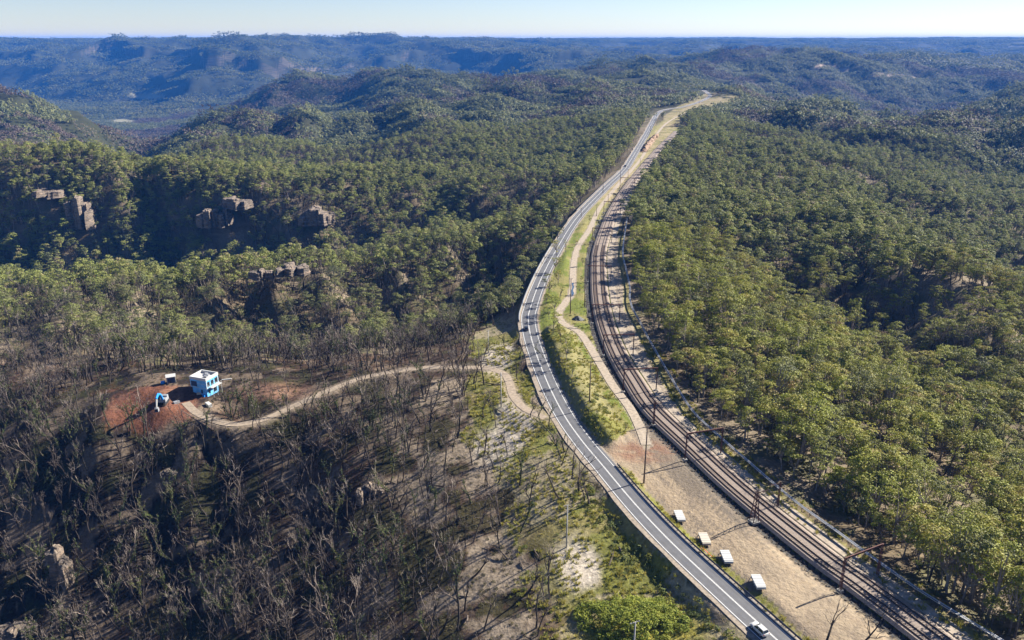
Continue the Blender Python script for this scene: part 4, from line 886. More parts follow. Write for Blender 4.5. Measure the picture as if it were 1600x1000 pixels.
# ------------------------------------------------------------------ guard rails, cable trough
def along(L, step):
    d = np.r_[0, np.cumsum(np.hypot(*np.diff(L, axis=0).T))]; t = np.arange(0, d[-1], step); return np.c_[np.interp(t, d, L[:, 0]), np.interp(t, d, L[:, 1])]
def sub(L, p0, p1, z=0):
    a = np.array(at(*p0, z)[:2]); b = np.array(at(*p1, z)[:2]); i = np.hypot(*(L-a).T).argmin(); j = np.hypot(*(L-b).T).argmin(); i, j = min(i, j), max(i, j); return L[i:j+1]
def rooted(root, o): o.parent = root; o.matrix_parent_inverse = Matrix.Translation(-root.location); return o
def guard_rail(L, side, label, beam_m, post_step=2.0, name='guard_rail'):
    root = empty(name, (*L[0], 0)); tag(root, label, 'guard rail'); s = 1 if side > 0 else -1
    Lo = offset(L, side)
    w_ = [(0, .36), (-.08*s, .42), (-.08*s, .54), (0, .62), (-.08*s, .70), (-.08*s, .82), (0, .92), (.06*s, .92), (.06*s, .36)]
    rooted(root, sweep('beam', Lo, w_, beam_m))
    post = MB().box(-.05, .05, -.07, .07, -.3, .72).mesh('post', M['zinc_shade'])
    for p in along(offset(L, side+.10*s), post_step): o = mesh_obj('post', post); o.location = (*p, 0); rooted(root, o)
guard_rail(sub(ROAD, (960, 727), (1240, 1030)), ROAD_HALF+1.15, 'long steel guard rail between the road and the dirt yard', M['zinc_shade'])
guard_rail(sub(ROAD, (905, 330), (968, 268)), -(ROAD_HALF+1.3), 'far steel guard rail on the left of the road above the valley', M['zinc_shade'], 4.0)
guard_rail(sub(ROAD, (1000, 215), (1025, 185)), ROAD_HALF+1.5, 'farthest steel guard rail on the right of the road below the crest', M['zinc'], 4.0)
def barrier():
    L = offset(sub(ROAD, (822, 503), (874, 378)), -(ROAD_HALF+1.25)); root = empty('road_barrier', (*L[0], 0)); tag(root, 'pale concrete barrier on the outer edge of the shaded road bend', 'barrier')
    for i in range(0, len(L)-1, 2):
        seg = L[i:i+3]
        if len(seg) > 1: rooted(root, sweep('barrier_block', seg, [(-.3, -.3), (-.22, .35), (-.12, .95), (.12, .95), (.22, .35), (.3, -.3)], M['concrete']))
    rooted(root, sweep('top_rail', L, [(-.12, 1.02), (-.12, 1.12), (.12, 1.12), (.12, 1.02)], M['zinc']))
barrier()
def trough():
    L = TROUGH; root = empty('cable_trough', (*L[8], 0)); tag(root, 'long raised steel cable trough on posts beside the railway', 'cable trough')
    rooted(root, sweep('tray', L, [(-.42, 1.48), (-.42, 1.66), (-.30, 1.66), (-.30, 1.56), (.30, 1.56), (.30, 1.66), (.42, 1.66), (.42, 1.48)], M['zinc']))
    lid = [(-.06, 1.57), (-.06, 1.60), (.06, 1.60), (.06, 1.57)]; rooted(root, sweep('cable', L, [(-.24, 1.56), (-.2, 1.62), (.0, 1.6), (.0, 1.56)], M['black']))
    post = MB().box(-.05, .05, -.05, .05, -.4, 1.48).mesh('post', M['zinc_shade'])
    for p in along(L, 3.0)[:190]: o = mesh_obj('post', post); o.location = (*p, 0); rooted(root, o)
trough()

# ------------------------------------------------------------------ poles and overhead wiring masts
def pole(px, py, ptop, m, label, arm=True, z=None, rz=.4, armlen=1.1, name='power_pole', two_arms=False):
    for _ in range(4):
        if z is None: z = 0.0
        q = at(px, py, z); z = gz(q[0], q[1])
    q = at(px, py, z); dep = q[1]*CP-(z-CAM_H)*SP
    h = (py-ptop)/(FPX/dep)/math.cos(math.atan2(CAM_H-z, q[1])); r = .16+.006*h
    root = empty(name, q, rz); tag(root, label, 'power pole', 'power poles')
    MB().bar((0, 0, -.5), (0, 0, h), r, r*.62, 8).obj('shaft', m, root, smooth_=True)
    if arm:
        for k in range(2 if two_arms else 1):
            zz = h-.25-.9*k
            a = MB().box(-armlen, armlen, r*.62, r*.62+.12, zz-.07, zz+.07).obj('crossarm', m, root)
            for x in (-armlen*.9, -armlen*.35, armlen*.35, armlen*.9): MB().bar((x, r*.62+.06, zz+.07), (x, r*.62+.06, zz+.32), .06, .03, 6).obj('insulator', M['white'], a)
    return root
pole(1006, 755, 670, M['wood_pole'], 'tall brown timber pole beside the road at the start of the guard rail', armlen=1.4)
pole(885, 855, 793, M['grey_pole'], 'grey pole on the grassy verge left of the road, in the foreground', armlen=.9)
pole(988, 1046, 980, M['grey_pole'], 'grey pole with a crossarm rising at the bottom edge above the green thicket', armlen=1.2)
pole(783, 636, 583, M['grey_pole'], 'pale grey pole inside the bend of the gravel driveway', arm=False)
pole(763, 552, 517, M['grey_pole'], 'grey pole on the grass behind the gravel driveway', armlen=.9)
pole(921, 627, 567, M['wood_pole'], 'brown pole on the grassy bank beside the dirt track')
pole(891, 490, 436, M['wood_pole'], 'brown pole at the bend of the dirt track near the puddle')
pole(913, 480, 448, M['wood_pole'], 'short brown pole on the grass left of the railway above the stone heap', arm=False)
for px, py, pt, t in ((908, 340, 325, 'thin pole on the right edge of the far road below its long bend'), (932, 338, 320, 'thin pole beside the far dirt track, nearest of the far poles'), (942, 302, 279, 'thin pole between the far road and the grass strip'), (950, 320, 304, 'thin pole beside the far railway line'),
                      (969, 284, 262, 'thin pole at the far road near the small dark car'), (981, 281, 265, 'thin pole on the far grass strip beside the railway'), (1000, 261, 248, 'thin pole where the far grass strip narrows'), (1016, 207, 197, 'thin pole right of the far road below the crest')):
    pole(px, py, pt, M['wood_pole'], t, armlen=1.0)
def lattice(mb, x, y, h, w0, w1, t=.09, bays=7):
    c = [(-1, -1), (1, -1), (1, 1), (-1, 1)]
    for a, b in c: mb.bar((x+a*w0, y+b*w0, -.2), (x+a*w1, y+b*w1, h), t, t*.8, 4)
    for k in range(bays):
        z0, z1 = h*k/bays, h*(k+1)/bays; r0 = w0+(w1-w0)*k/bays; r1 = w0+(w1-w0)*(k+1)/bays
        for i in range(4):
            a, b = c[i], c[(i+1) % 4]; mb.bar((x+a[0]*r0, y+a[1]*r0, z0), (x+b[0]*r1, y+b[1]*r1, z1), t*.55, t*.55, 3)
def portal(px, py, label, h=9.3, left=-6.2, right=6.4, lat=True):
    q = np.array(at(px, py, 0)[:2]); i = np.hypot(*(RAIL-q).T).argmin(); p = RAIL[i]; nn = normals2(RAIL)[i]; rz = math.atan2(nn[1], nn[0])
    root = empty('wiring_portal', (*p, 0), rz); tag(root, label, 'wiring mast', 'overhead wiring masts')
    for x in (left, right):
        m = MB()
        if lat: lattice(m, x, 0, h, .22, .17, .075, 9)
        else: m.box(x-.16, x+.16, -.16, .16, -.2, h)
        o = m.obj('mast', M['rust'], root); MB().box(x-.6, x+.6, -.6, .6, -.3, .3).obj('footing', M['concrete'], o)
    b = MB(); b.box(left-.2, right+.2, -.13, .13, h-.35, h-.17); b.box(left-.2, right+.2, -.13, .13, h-.01, h+.13)
    for k in range(10):
        x0 = left+(right-left)*k/10; x1 = left+(right-left)*(k+1)/10; b.bar((x0, 0, h-.2 if k % 2 else h), (x1, 0, h if k % 2 else h-.2), .05, .05, 4)
    o = b.obj('beam', M['rust'], root)
    for x in (left, right): MB().bar((x, 0, h-2.0), (x+(1.6 if x < 0 else -1.6), 0, h-.3), .07, .07, 5).obj('knee_brace', M['rust'], root)
    for tc in (-2.1, 2.1):
        d = MB(); d.bar((tc, 0, h-.3), (tc, 0, h-2.2), .05, .05, 5); d.bar((tc-.6, 0, h-2.2), (tc+.6, 0, h-2.4), .035, .035, 4); d.obj('drop_arm', M['rust'], root)
portal(1345, 912, 'rusty portal frame over the railway, nearest to the camera')
portal(1101, 714, 'rusty portal frame over the railway abreast of the red dirt entrance', lat=False)
portal(1005, 612, 'rusty portal frame over the railway abreast of the grassy bank', lat=False)
portal(970, 556, 'rusty portal frame where the railway bends beyond the grassy bank', lat=False)
portal(945, 505, 'rusty portal frame over the railway abreast of the stone heap', lat=False)
portal(936, 440, 'rusty portal frame over the railway abreast of the puddle', lat=False)
portal(940, 378, 'rusty portal frame among the tree shadows beyond the puddle', lat=False)
portal(957, 334, 'rusty portal frame far up the railway', lat=False)
portal(981, 294, 'farthest rusty portal frame on the railway', lat=False)
def anchor_mast():
    q = at(1178, 815); p = np.array(q[:2]); i = np.hypot(*(RAIL-p).T).argmin(); nn = normals2(RAIL)[i]; rz = math.atan2(nn[1], nn[0])
    root = empty('anchor_mast', q, rz); tag(root, 'stout tapering rusty lattice mast left of the railway', 'wiring mast', 'overhead wiring masts')
    m = MB(); lattice(m, 0, 0, 9.6, .85, .28, .12, 9); m.obj('lattice', M['rust'], root); MB().box(-1.2, 1.2, -1.2, 1.2, -.3, .35).obj('footing', M['concrete'], root)
    MB().bar((0, 0, 9.0), (3.6, 0, 9.2), .10, .06, 5).obj('arm', M['rust'], root); MB().bar((0, 0, 7.4), (2.6, 0, 9.1), .06, .06, 5).obj('brace', M['rust'], root)
    q = at(1215, 790); root = empty('stay_mast', q, rz); tag(root, 'dark rusty mast with a raking stay right of the railway', 'wiring mast', 'overhead wiring masts')
    m = MB(); lattice(m, 0, 0, 7.8, .2, .16, .08, 8); m.obj('mast', M['rust'], root); m = MB(); m.bar((0, 0, 3.6), (-2.4, -1.0, 0), .09, .09, 5); m.obj('stay', M['rust'], root); MB().bar((0, 0, 7.2), (-3.4, 0, 7.5), .08, .05, 5).obj('arm', M['rust'], root)
    q = at(1021, 664); root = empty('stay_mast', q, rz); tag(root, 'single rusty mast left of the railway above the dirt yard', 'wiring mast', 'overhead wiring masts')
    m = MB(); lattice(m, 0, 0, 8.6, .22, .18, .085, 8); m.obj('mast', M['rust'], root); MB().bar((0, 0, 7.8), (3.4, 0, 8.2), .08, .05, 5).obj('arm', M['rust'], root); MB().box(-.6, .6, -.6, .6, -.3, .3).obj('footing', M['concrete'], root)
anchor_mast()
# ------------------------------------------------------------------ rock outcrops
def rock_mesh(seed, w_, h, d):
    """an outcrop of bedded sandstone: several weathered blocks grown together, with ledges and open joints"""
    rng = np.random.default_rng(seed); VV = []; QQ = []; o = 0; nblk = 5; cols = 20
    for bk in range(nblk):
        f = bk/(nblk-1)-.5; bw = w_*rng.uniform(.26, .5); bd = d*rng.uniform(.45, .8); bh = h*rng.uniform(.45, 1.0)*(1-.5*abs(f)); cx = f*w_*.85; cy = rng.normal(0, .10)*d; a0 = rng.uniform(0, .9); tl = rng.normal(0, .06, 2)
        a = np.arange(cols)*2*math.pi/cols; box = 1/np.maximum(np.abs(np.cos(a+a0)), np.abs(np.sin(a+a0)))**.8; base = box*(.9+.08*np.sin(a*3+rng.uniform(0, 6)))+rng.normal(0, .05, cols); rows = 6; th = rng.uniform(.5, 1.5, rows); zz = np.r_[0, np.cumsum(th)]/th.sum(); R_ = []
        for i in range(rows):
            s = (1.04-.16*zz[i])*(1+rng.uniform(-.06, .06))
            for z, e in ((zz[i]+.02, .97), (zz[i]+(zz[i+1]-zz[i])*.5, 1.0), (zz[i+1]-.01, .985)):
                k = s*e*(base+rng.normal(0, .03, cols)); X = cx+np.cos(a)*k*bw*.5; Y = cy+np.sin(a)*k*bd*.5; R_.append(np.c_[X, Y, -h*.3+(bh+h*.3)*z+tl[0]*(X-cx)+tl[1]*(Y-cy)+rng.normal(0, .012*h, cols)])
        top = R_[-1].copy(); c = top.mean(0); top[:, :2] = c[:2]+(top[:, :2]-c[:2])*.55; top[:, 2] += .05*bh+rng.normal(0, .03*bh, cols); R_.append(top); t2 = top.copy(); t2[:, :2] = c[:2]+(t2[:, :2]-c[:2])*.05; R_.append(t2); n = len(R_)
        QQ += [(o+i*cols+k, o+i*cols+(k+1) % cols, o+(i+1)*cols+(k+1) % cols, o+(i+1)*cols+k) for i in range(n-1) for k in range(cols)]; VV += R_; o += n*cols
    return np_mesh('rock', np.vstack(VV), quads=np.array(QQ), mats=[M['rock']])
RL = ['tall pale sandstone crag with an orange stain on the wooded wall, far left', 'orange undercut sandstone cliff beside the dark canyon', 'rounded sandstone bluff right of the undercut orange cliff', 'broad pale sandstone slab high in the gully, farthest right of the crags', 'small sandstone crag at the left edge of the wooded wall', 'low sandstone ledge left of the tall crag', 'pale sandstone ledge on the nearer wooded spur, its left one', 'grey sandstone ledge on the nearer wooded spur, its right one',
      'large tan boulder in shade on the burnt slope, lower left', 'tan rock shelf among the burnt trees below the driveway', 'small pale rock in the dark burnt gully below the house', 'flat pale rock at the bottom left corner']
for i, (x, y, z, w_, h, d) in enumerate(ROCKS):
    o = mesh_obj('rock_outcrop', rock_mesh(40+i, w_, h, d)); o.location = (x, y, z-.08*h); o.rotation_euler = (0, 0, .25*math.sin(i*2.3)); tag(o, RL[i], 'rock')
def cutting():
    rng = np.random.default_rng(3); L = pxline([(1013, 238), (1018, 230), (1026, 219), (1033, 212)], 4); n = len(L); V = []
    for k, (o, z) in enumerate([(0, -.5), (.6, 2.0), (1.6, 3.6), (3, 4.2), (5, 3.4), (8, -.3)]):
        P = offset(L, -o-2+rng.normal(0, .9, n)); V.append(np.c_[P, np.full(n, z)*np.interp(np.arange(n), [0, 3, n-4, n-1], [.1, 1, 1, .1])])
    Q = [(c*n+i, c*n+i+1, (c+1)*n+i+1, (c+1)*n+i) for c in range(5) for i in range(n-1)]
    m = mat('orange_cutting', (.20, .125, .075), var=.55, scale=.5, bump=.5); o = mesh_obj('rock_cutting', np_mesh('cut', np.vstack(V), quads=np.array(Q), mats=[m])); tag(o, 'orange rock cutting beside the far railway below the crest', 'rock face')
cutting()

# ------------------------------------------------------------------ vehicles
def wheel(parent, x, y, r=.34, w_=.22, rim=True):
    m = MB().bar((x-w_/2, y, r), (x+w_/2, y, r), r, r, 14).obj('wheel', M['black'], parent, smooth_=False)
    if rim: MB().bar((x-w_/2-.01, y, r), (x+w_/2+.01, y, r), r*.62, r*.62, 10).obj('rim', M['zinc'], m)
def car(px, py, z, rz, paint, label, scale=1.0, back=False):
    q = at(px, py, z); root = empty('car', (q[0], q[1], z), rz); root.scale = (scale,)*3; tag(root, label, 'car', 'cars on the road')
    # body: rounded sections along y (front is +y)
    ys = [-2.3, -2.2, -1.6, -.4, .7, 1.5, 2.05, 2.28]; hw = [.70, .86, .92, .93, .93, .91, .84, .62]; top = [.82, 1.0, 1.02, 1.0, .99, .95, .84, .68]; bot = [.45, .34, .26, .24, .24, .26, .32, .42]
    V = []; k = 10
    for y, w_, t, b in zip(ys, hw, top, bot):
        V += [(-w_*.9, y, b), (-w_, y, b+.18), (-w_, y, t-.22), (-w_*.95, y, t-.06), (-w_*.82, y, t), (w_*.82, y, t), (w_*.95, y, t-.06), (w_, y, t-.22), (w_, y, b+.18), (w_*.9, y, b)]
    n = len(ys); F = [(i*k+j, i*k+(j+1) % k, (i+1)*k+(j+1) % k, (i+1)*k+j) for i in range(n-1) for j in range(k)]+[tuple(range(k-1, -1, -1)), tuple(range((n-1)*k, n*k))]
    body = MB().add(V, F).obj('body', paint, root, smooth_=True)
    c = MB().add([(-.80, -2.1, 1.0), (.80, -2.1, 1.0), (.82, 1.05, .99), (-.82, 1.05, .99), (-.62, -1.75, 1.60), (.62, -1.75, 1.60), (.62, .12, 1.62), (-.62, .12, 1.62)], [(4, 5, 6, 7), (0, 1, 5, 4), (1, 2, 6, 5), (2, 3, 7, 6), (3, 0, 4, 7)]).obj('glasshouse', M['glass'], root)
    MB().box(-.66, .66, -1.82, .18, 1.60, 1.68, .06, .10).obj('roof', paint, root)
    p = MB()
    for s in (-1, 1):
        p.bar((s*.83, 1.05, 1.0), (s*.64, .12, 1.62), .05, .05, 4); p.bar((s*.82, -2.08, 1.0), (s*.64, -1.75, 1.62), .06, .06, 4); p.bar((s*.83, -.35, 1.0), (s*.64, -.5, 1.62), .045, .045, 4)
    p.obj('pillars', paint, root)
    for s in (-1, 1):
        MB().box(s*.66-.16, s*.66+.16, 2.10, 2.22, .62, .74).obj('headlight', M['lamp'], root); MB().box(s*.74-.12, s*.74+.12, -2.30, -2.22, .74, .92).obj('tail_light', M['red_lamp'], root)
        MB().box(s*1.0-.10, s*1.0+.10, .72, .86, 1.0, 1.14).obj('mirror', paint, root)
        for y in (-1.35, 1.38): wheel(root, s*.84, y)
    MB().box(-.5, .5, -2.34, -2.30, .5, .62).obj('number_plate', M['white'], root)
    return root
def road_dir(px, py):
    q = np.array(at(px, py)[:2]); i = np.hypot(*(ROAD-q).T).argmin(); t = np.gradient(ROAD, axis=0)[i]; return math.atan2(t[1], t[0])-math.pi/2
car(1186, 986, .06, road_dir(1187, 985), M['white'], 'white hatchback driving away in the near lane at the bottom of the road')
car(822, 515, .06, road_dir(822, 515), M['dark_car'], 'dark car driving away on the road where the concrete barrier ends')
car(977, 260, .06, road_dir(977, 260), M['dark_car'], 'small black car far up the road beside the far guard rail')
car(1093, 160, .06, road_dir(1093, 160), M['white'], 'tiny pale car on the farthest stretch of road')
def trailer(px, py, rz, m, label):
    q = at(px, py); root = empty('box_trailer', (q[0], q[1], gz(q[0], q[1])), rz); tag(root, label, 'trailer', 'trailers parked in the dirt yard')
    MB().box(-1.12, 1.12, -2.35, 2.3, .55, 1.22).obj('box', m, root, bevel=.04)
    MB().box(-1.18, 1.18, -1.95, 2.36, 1.222, 1.32).obj('lid', m, root, bevel=.02)
    r = MB(); r.box(-1.1, 1.1, -2.50, -2.38, .85, .95); r.box(-1.1, -1.0, -2.48, -2.36, .5, .95); r.box(1.0, 1.1, -2.48, -2.36, .5, .95); r.obj('rear_step', M['zinc'], root)
    for y in (-1.2, -.2, .8, 1.8): MB().box(-1.17, 1.17, y-.05, y+.05, 1.322, 1.36).obj('lid_rib', M['zinc'], root)
    for y in (-1.6, 1.4): MB().box(-1.135, -1.115, y-.35, y+.35, .65, 1.12).obj('side_hatch', M['grey_metal'], root)
    MB().box(-1.0, 1.0, -2.0, 2.0, .42, .548).obj('chassis', M['zinc_shade'], root)
    d = MB(); d.bar((-.8, 2.0, .5), (0, 3.5, .5), .06, .06, 5); d.bar((.8, 2.0, .5), (0, 3.5, .5), .06, .06, 5); d.obj('drawbar', M['zinc_shade'], root); MB().bar((0, 3.3, 0), (0, 3.3, .75), .05, .05, 6).obj('jockey_stand', M['zinc_shade'], root)
    for s in (-1, 1):
        MB().box(s*1.05-.09, s*1.05+.09, -2.39, -2.352, .66, .80).obj('tail_light', M['red_lamp'], root)
        for y in (-.45, .4): wheel(root, s*1.02, y, .33, .2)
trailer(1062, 805, .04, M['white'], 'white box trailer in the dirt yard, farthest of the four')
trailer(1101, 842, .03, M['offwhite'], 'cream box trailer in the dirt yard, second from the far end')
trailer(1135, 873, .0, M['white'], 'white box trailer in the dirt yard just past the orange barrier boards')
trailer(1184, 917, .02, M['white'], 'white box trailer in the dirt yard, nearest to the camera')
def orange_boards():
    a = np.array(at(1097, 853)[:2]); b = np.array(at(1114, 869)[:2]); root = empty('barrier_boards', (*a, gz(*a))); tag(root, 'orange and white barrier boards lying by the guard rail', 'barrier boards'); d = b-a; n = np.array([d[1], -d[0]])/np.linalg.norm(d)
    for k, m in enumerate((M['orange'], M['white'], M['orange'])):
        o = n*(.28*k); MB().bar((*o, .14), (*(d+o*(1+.4*k)), .14), .13, .13, 6).obj('board', m, root)
orange_boards()
def stone_heap():
    q = at(903, 499); rng = np.random.default_rng(9); V = [(0, 0, 1.9)]; k = 14
    for ring, (r, z) in enumerate([(.9, 1.25), (1.9, .5), (2.6, -.1)]):
        for j in range(k): a = 6.283*j/k; rr = r*(1+rng.normal(0, .08)); V.append((rr*math.cos(a)*1.2, rr*math.sin(a), z+rng.normal(0, .08)))
    F = [(0, 1+j, 1+(j+1) % k) for j in range(k)]+[(1+r*k+j, 1+(r+1)*k+j, 1+(r+1)*k+(j+1) % k, 1+r*k+(j+1) % k) for r in range(2) for j in range(k)]
    o = MB().add(V, F).obj('stone_heap', M['gravel_pile']); o.location = (q[0], q[1], gz(q[0], q[1])); tag(o, 'small heap of dark crushed stone on the grass left of the railway', 'stone heap')
    L = pxline([(898, 442), (897, 450), (897, 458), (896, 464)], 1.5); o = ribbon('puddle', L, .3+.3*np.sin(np.arange(len(L))*.9), 1.3+.3*np.cos(np.arange(len(L))*.6), .035, M['water']); tag(o, kind='structure')
stone_heap()
# ------------------------------------------------------------------ building site
def house():
    z = -9.0; q = at(322, 613, z); z = gz(q[0], q[1]); root = empty('house', (q[0], q[1], z), R(-20)); tag(root, 'unfinished two storey house in pale blue wall wrap with a white flat roof', 'house')
    W, D = 3.9, 3.5
    lo = MB().box(-W+.5, W-.4, -D+.3, D-.2, -1.0, 3.3).obj('lower_wall', M['blue_wrap'], root); up = MB().box(-W, W, -D, D, 3.302, 6.6).obj('upper_wall', M['blue_wrap'], root)
    p = MB()
    for a in ((-W-.12, W+.12, -D-.12, -D+.35), (-W-.12, W+.12, D-.35, D+.12), (-W-.12, -W+.35, -D+.352, D-.352), (W-.35, W+.12, -D+.352, D-.352)): p.box(*a, 6.602, 7.7)
    p.obj('parapet', M['white'], root); MB().box(-W+.352, W-.352, -D+.352, D-.352, 6.603, 6.75).obj('roof_deck', M['white'], root)
    for x, y, s in ((.6, 1.2, .9), (1.4, -.6, .7), (-.4, 2.0, .6)): MB().box(x-s, x+s, y-s*.6, y+s*.6, 6.752, 7.4).obj('roof_unit', M['grey_metal'], root)
    for z0 in (3.18, 4.95):
        MB().box(-W-.02, W+.02, -D-.025, -D+.1, z0, z0+.12).obj('trim_board', M['white'], root); MB().box(W-.1, W+.025, -D+.12, D, z0, z0+.12).obj('trim_board', M['white'], root)
    for y in (-3.3, 3.2): MB().box(W-.1, W+.028, y-.14, y+.14, 3.32, 6.55).obj('trim_board', M['white'], root)
    def win(x0, x1, z0, z1, face, m=M['navy'], par=up):
        if face == 'f': o = MB().box(x0, x1, -D-.03, -D+.2, z0, z1); fr = MB().box(x0-.08, x1+.08, -D-.02, -D+.1, z0-.08, z0-.01)
        elif face == 'r': o = MB().box(W-.2, W+.03, x0, x1, z0, z1); fr = MB().box(W-.1, W+.02, x0-.08, x1+.08, z0-.08, z0-.01)
        elif face == 'lr': o = MB().box(W-.6, W-.37, x0, x1, z0, z1); fr = MB().box(W-.5, W-.38, x0-.08, x1+.08, z0-.08, z0-.01)
        else: o = MB().box(x0, x1, -D+.27, -D+.5, z0, z1); fr = MB().box(x0-.08, x1+.08, -D+.28, -D+.4, z0-.08, z0-.01)
        o = o.obj('window', m, root); fr.obj('sill', M['white'], o)
    win(-3.5, -.7, 3.7, 5.9, 'f'); win(.6, 1.5, .8, 2.4, 'lf'); win(-3.0, -1.6, 3.8, 5.9, 'r', M['glass']); win(-.9, .7, 3.8, 5.9, 'r', M['glass']); win(1.3, 3.0, 3.8, 6.0, 'r', M['glass']); win(-2.4, -1.2, .7, 2.3, 'lr', M['glass']); win(.6, 2.4, .2, 2.3, 'lr', M['glass'])
    for y in (-1.8, .6, 3.1): MB().bar((W+1.5, y, -1), (W+1.5, y, 3.4), .09, .09, 6).obj('deck_post', M['white'], root)
    MB().box(W+.01, W+1.7, -2.2, 3.4, 3.3, 3.45).obj('balcony', M['white'], root)
    s = MB()
    for k in range(6): s.bar((W+1.65, -2.1+k*1.08, 3.45), (W+1.65, -2.1+k*1.08, 4.5), .04, .04, 4)
    s.bar((W+1.65, -2.1, 4.5), (W+1.65, 3.3, 4.5), .04, .04, 4); s.obj('railing', M['white'], root)
house()
def site():
    q = at(269, 604, -9); root = empty('site_shed', (q[0], q[1], gz(q[0], q[1])), R(24)); tag(root, 'small pale site shed with a dark open front behind the red dirt', 'shed')
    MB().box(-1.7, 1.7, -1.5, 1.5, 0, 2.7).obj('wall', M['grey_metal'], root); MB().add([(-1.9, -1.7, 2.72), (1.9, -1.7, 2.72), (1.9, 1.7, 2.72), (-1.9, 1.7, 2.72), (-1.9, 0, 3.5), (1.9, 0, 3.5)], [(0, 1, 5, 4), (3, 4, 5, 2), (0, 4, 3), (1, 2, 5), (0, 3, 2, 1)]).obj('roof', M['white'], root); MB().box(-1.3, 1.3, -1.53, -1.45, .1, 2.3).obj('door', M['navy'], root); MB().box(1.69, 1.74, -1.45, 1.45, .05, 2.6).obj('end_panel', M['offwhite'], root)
    q = at(256, 636, -9); root = empty('excavator', (q[0], q[1], gz(q[0], q[1])), R(95)); root.scale = (1.3,)*3; tag(root, 'blue excavator with a raised curved boom on the red dirt', 'excavator')
    for s in (-1, 1):
        t = MB(); t.box(-1.9, 1.9, s*1.05-.28, s*1.05+.28, .05, .75); t.obj('crawler_track', M['black'], root, bevel=.12)
    MB().box(-1.3, 1.6, -1.25, 1.25, .85, 1.9).obj('body', M['grey_metal'], root, bevel=.08); MB().box(-1.28, .2, .2, 1.2, 1.9, 3.0, .1, .05).obj('cab', M['glass'], root, bevel=.05); MB().box(.5, 1.65, -1.2, 1.2, 1.9, 2.3).obj('counterweight', M['grey_metal'], root, bevel=.08)
    b = MB(); pts = [(-1.0, -.4, 1.7), (-2.2, -.4, 3.9), (-3.9, -.4, 4.8), (-5.6, -.4, 4.1)]
    for a, c in zip(pts[:-1], pts[1:]): b.bar(a, c, .38, .34, 6)
    b.obj('boom', M['excavator_blue'], root); MB().bar((-5.4, -.4, 4.2), (-6.4, -.4, 1.6), .28, .2, 6).obj('stick', M['white'], root)
    k = MB(); k.add([(-6.9, -.9, 1.5), (-6.0, -.9, 1.7), (-5.8, -.9, .6), (-6.7, -.9, .4), (-6.9, .1, 1.5), (-6.0, .1, 1.7), (-5.8, .1, .6), (-6.7, .1, .4)], [(0, 1, 2, 3), (7, 6, 5, 4), (0, 4, 5, 1), (1, 5, 6, 2), (3, 2, 6, 7)]); k.obj('bucket', M['grey_metal'], root)
    for px, py, l, w_, h, rz, m, nm, t in ((326, 633, 3.4, 1.5, 1.3, 2.3, 'white', 'wrapped_bundle', 'long white wrapped bundle beside the top of the driveway'), (311, 618, 1.6, 1.2, .8, .4, 'offwhite', 'material_stack', 'small pale stack of building material in front of the house'), (320, 620, 1.4, 1.0, .7, 1.1, 'excavator_blue', 'material_stack', 'blue wrapped stack of building material in front of the house'), (276, 631, 2.4, 1.3, 1.0, .8, 'grey_metal', 'steel_bundle', 'grey bundle of steel beside the excavator'), (354, 592, 4.0, .5, .3, .3, 'white', 'plank_stack', 'pale planks stacked on the ground right of the house'), (256, 606, 1.6, 1.4, 1.0, .2, 'excavator_blue', 'water_drum', 'dark blue drum in the shade of the site shed')):
        q = at(px, py, -9); root = empty(nm, (q[0], q[1], gz(q[0], q[1])), rz); tag(root, t, 'building material')
        n = 3
        for k in range(n): MB().box(-l/2+.03*k, l/2-.05*k, -w_/2, w_/2, h*k/n+.004*k, h*(k+1)/n).obj('layer', M[m], root, bevel=.06)
    q = at(258, 622, -9)
    for i, (p0, p1, w_, h, t) in enumerate((((302, 610), (268, 634), .45, 1.3, 'low pale retaining wall on the edge of the red dirt'), ((288, 636), (342, 668), .35, 1.0, 'dark sleeper wall holding up the driveway below the house'))):
        L = smooth([at(*p0, -9)[:2], ((np.array(at(*p0, -9)[:2])+np.array(at(*p1, -9)[:2]))/2), at(*p1, -9)[:2]], 1.5); root = empty('retaining_wall', (*L[0], -9)); tag(root, t, 'wall')
        for a in range(0, len(L)-1, 2): rooted(root, sweep('wall_block', offset(L, 2.2 if i else 0)[a:a+3], [(-w_/2, -11.5), (-w_/2, -9.3+h*.4), (w_/2, -9.3+h*.4), (w_/2, -11.5)], M['offwhite' if i == 0 else 'sleeper']))
site()
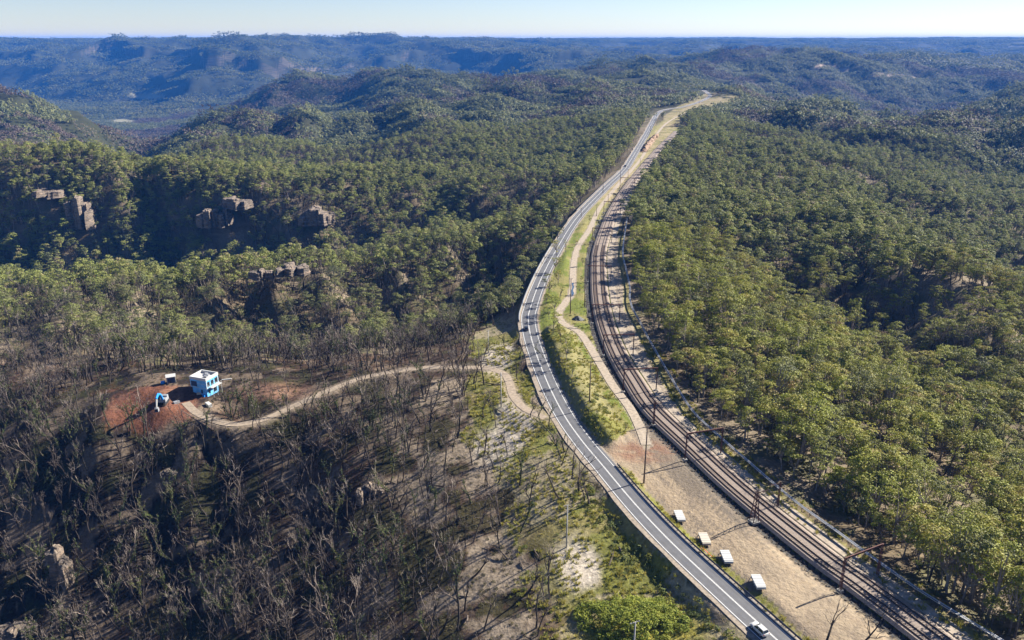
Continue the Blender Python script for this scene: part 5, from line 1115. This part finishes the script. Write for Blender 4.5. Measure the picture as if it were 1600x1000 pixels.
# ------------------------------------------------------------------ roadside trees that stand out one by one
LONE = [(905, 768, 13, 2, 'tall bare tree beside the road opposite the brown timber pole', 0), (922, 790, 11, 1, 'pale bare tree on the verge, nearest to the guard rail start', 0), (868, 690, 10, 0, 'leafy stemmed bare tree beside the road above the sandy verge', 1), (882, 706, 9, 3, 'second leafy stemmed bare tree beside the road', 1), (828, 652, 8, 3, 'spreading bare tree at the junction of driveway and road', 0), (808, 592, 8, 4, 'bare tree between the driveway bend and the road', 0),
        (1286, 1012, 12, 4, 'bare grey tree at the bottom edge between yard and railway', 0), (1340, 1020, 10, 3, 'bushy leafless tree at the bottom edge beside the railway', 0), (725, 640, 12, 1, 'dark bare tree with a forked trunk below the driveway', 0), (712, 585, 14, 6, 'tall black burnt tree at the driveway', 0), (790, 545, 7, 1, 'small scrubby tree on the bank behind the grey pole', 1), (850, 560, 6, 0, 'small brown bush tree right of the road bend', 1), (893, 748, 10, 4, 'bare tree close left of the tall one opposite the timber pole', 0), (914, 782, 9, 0, 'short pale bare tree between the two verge trees', 0), (878, 716, 9, 2, 'bare roadside tree with dense shoots above the verge', 1), (858, 668, 8, 5, 'slim leafy stemmed tree where the driveway meets the road', 1), (812, 560, 8, 3, 'twiggy tree on the bank between driveway and road', 0), (846, 640, 7, 1, 'small bare tree on the roadside just past the driveway mouth', 0), (740, 600, 11, 3, 'broad bare tree standing on the near side of the driveway', 0)]
for px, py, h, v, lb, sh_ in LONE:
    z = 0.0
    for _ in range(4): q = at(px, py, z); z = gz(q[0], q[1])
    hh = [15, 13, 16, 12, 14, 11, 17, 13][v] if not sh_ else [14, 12, 15, 13, 11, 15][v]; s = h/hh
    parts = [('trunk', BARE_T[v]), ('branches', BARE_B[v])] if not sh_ else [('trunk', SHOOT_T[v]), ('branches', SHOOT_B[v]), ('shoots', SHOOT_L[v])]
    tree_thing('roadside_tree', parts, (q[0], q[1], z), (0, 0, px*.7), (s*1.5, s*1.5, s*1.2), lb, 'tree', 'trees that stand alone by the road')
GREEN = [(870, 400, .6), (866, 425, .55), (872, 445, .6), (858, 468, .65), (866, 490, .6), (872, 515, .5), (884, 395, .4), (880, 365, .5), (876, 545, .5), (884, 575, .45), (893, 600, .42), (864, 530, .5), (886, 560, .5), (853, 478, .5), (875, 470, .45), (908, 440, .35), (910, 415, .3), (906, 460, .3), (925, 380, .35), (920, 350, .3), (858, 500, .45), (900, 385, .3), (870, 382, .55), (955, 690, .2), (976, 678, .25)]
for i, (px, py, s) in enumerate(GREEN):
    q = at(px, py); j = i % 8; z = gz(q[0], q[1])
    tree_thing('gum_tree', [('trunk', GUM_T[j]), ('crown', GUM_C[j])], (q[0], q[1], z), (0, 0, i*1.7), (s*1.35, s*1.35, s*1.25), 'small gum tree on the strip between the road and the dirt track', 'tree', 'small gum trees between the road and the track')
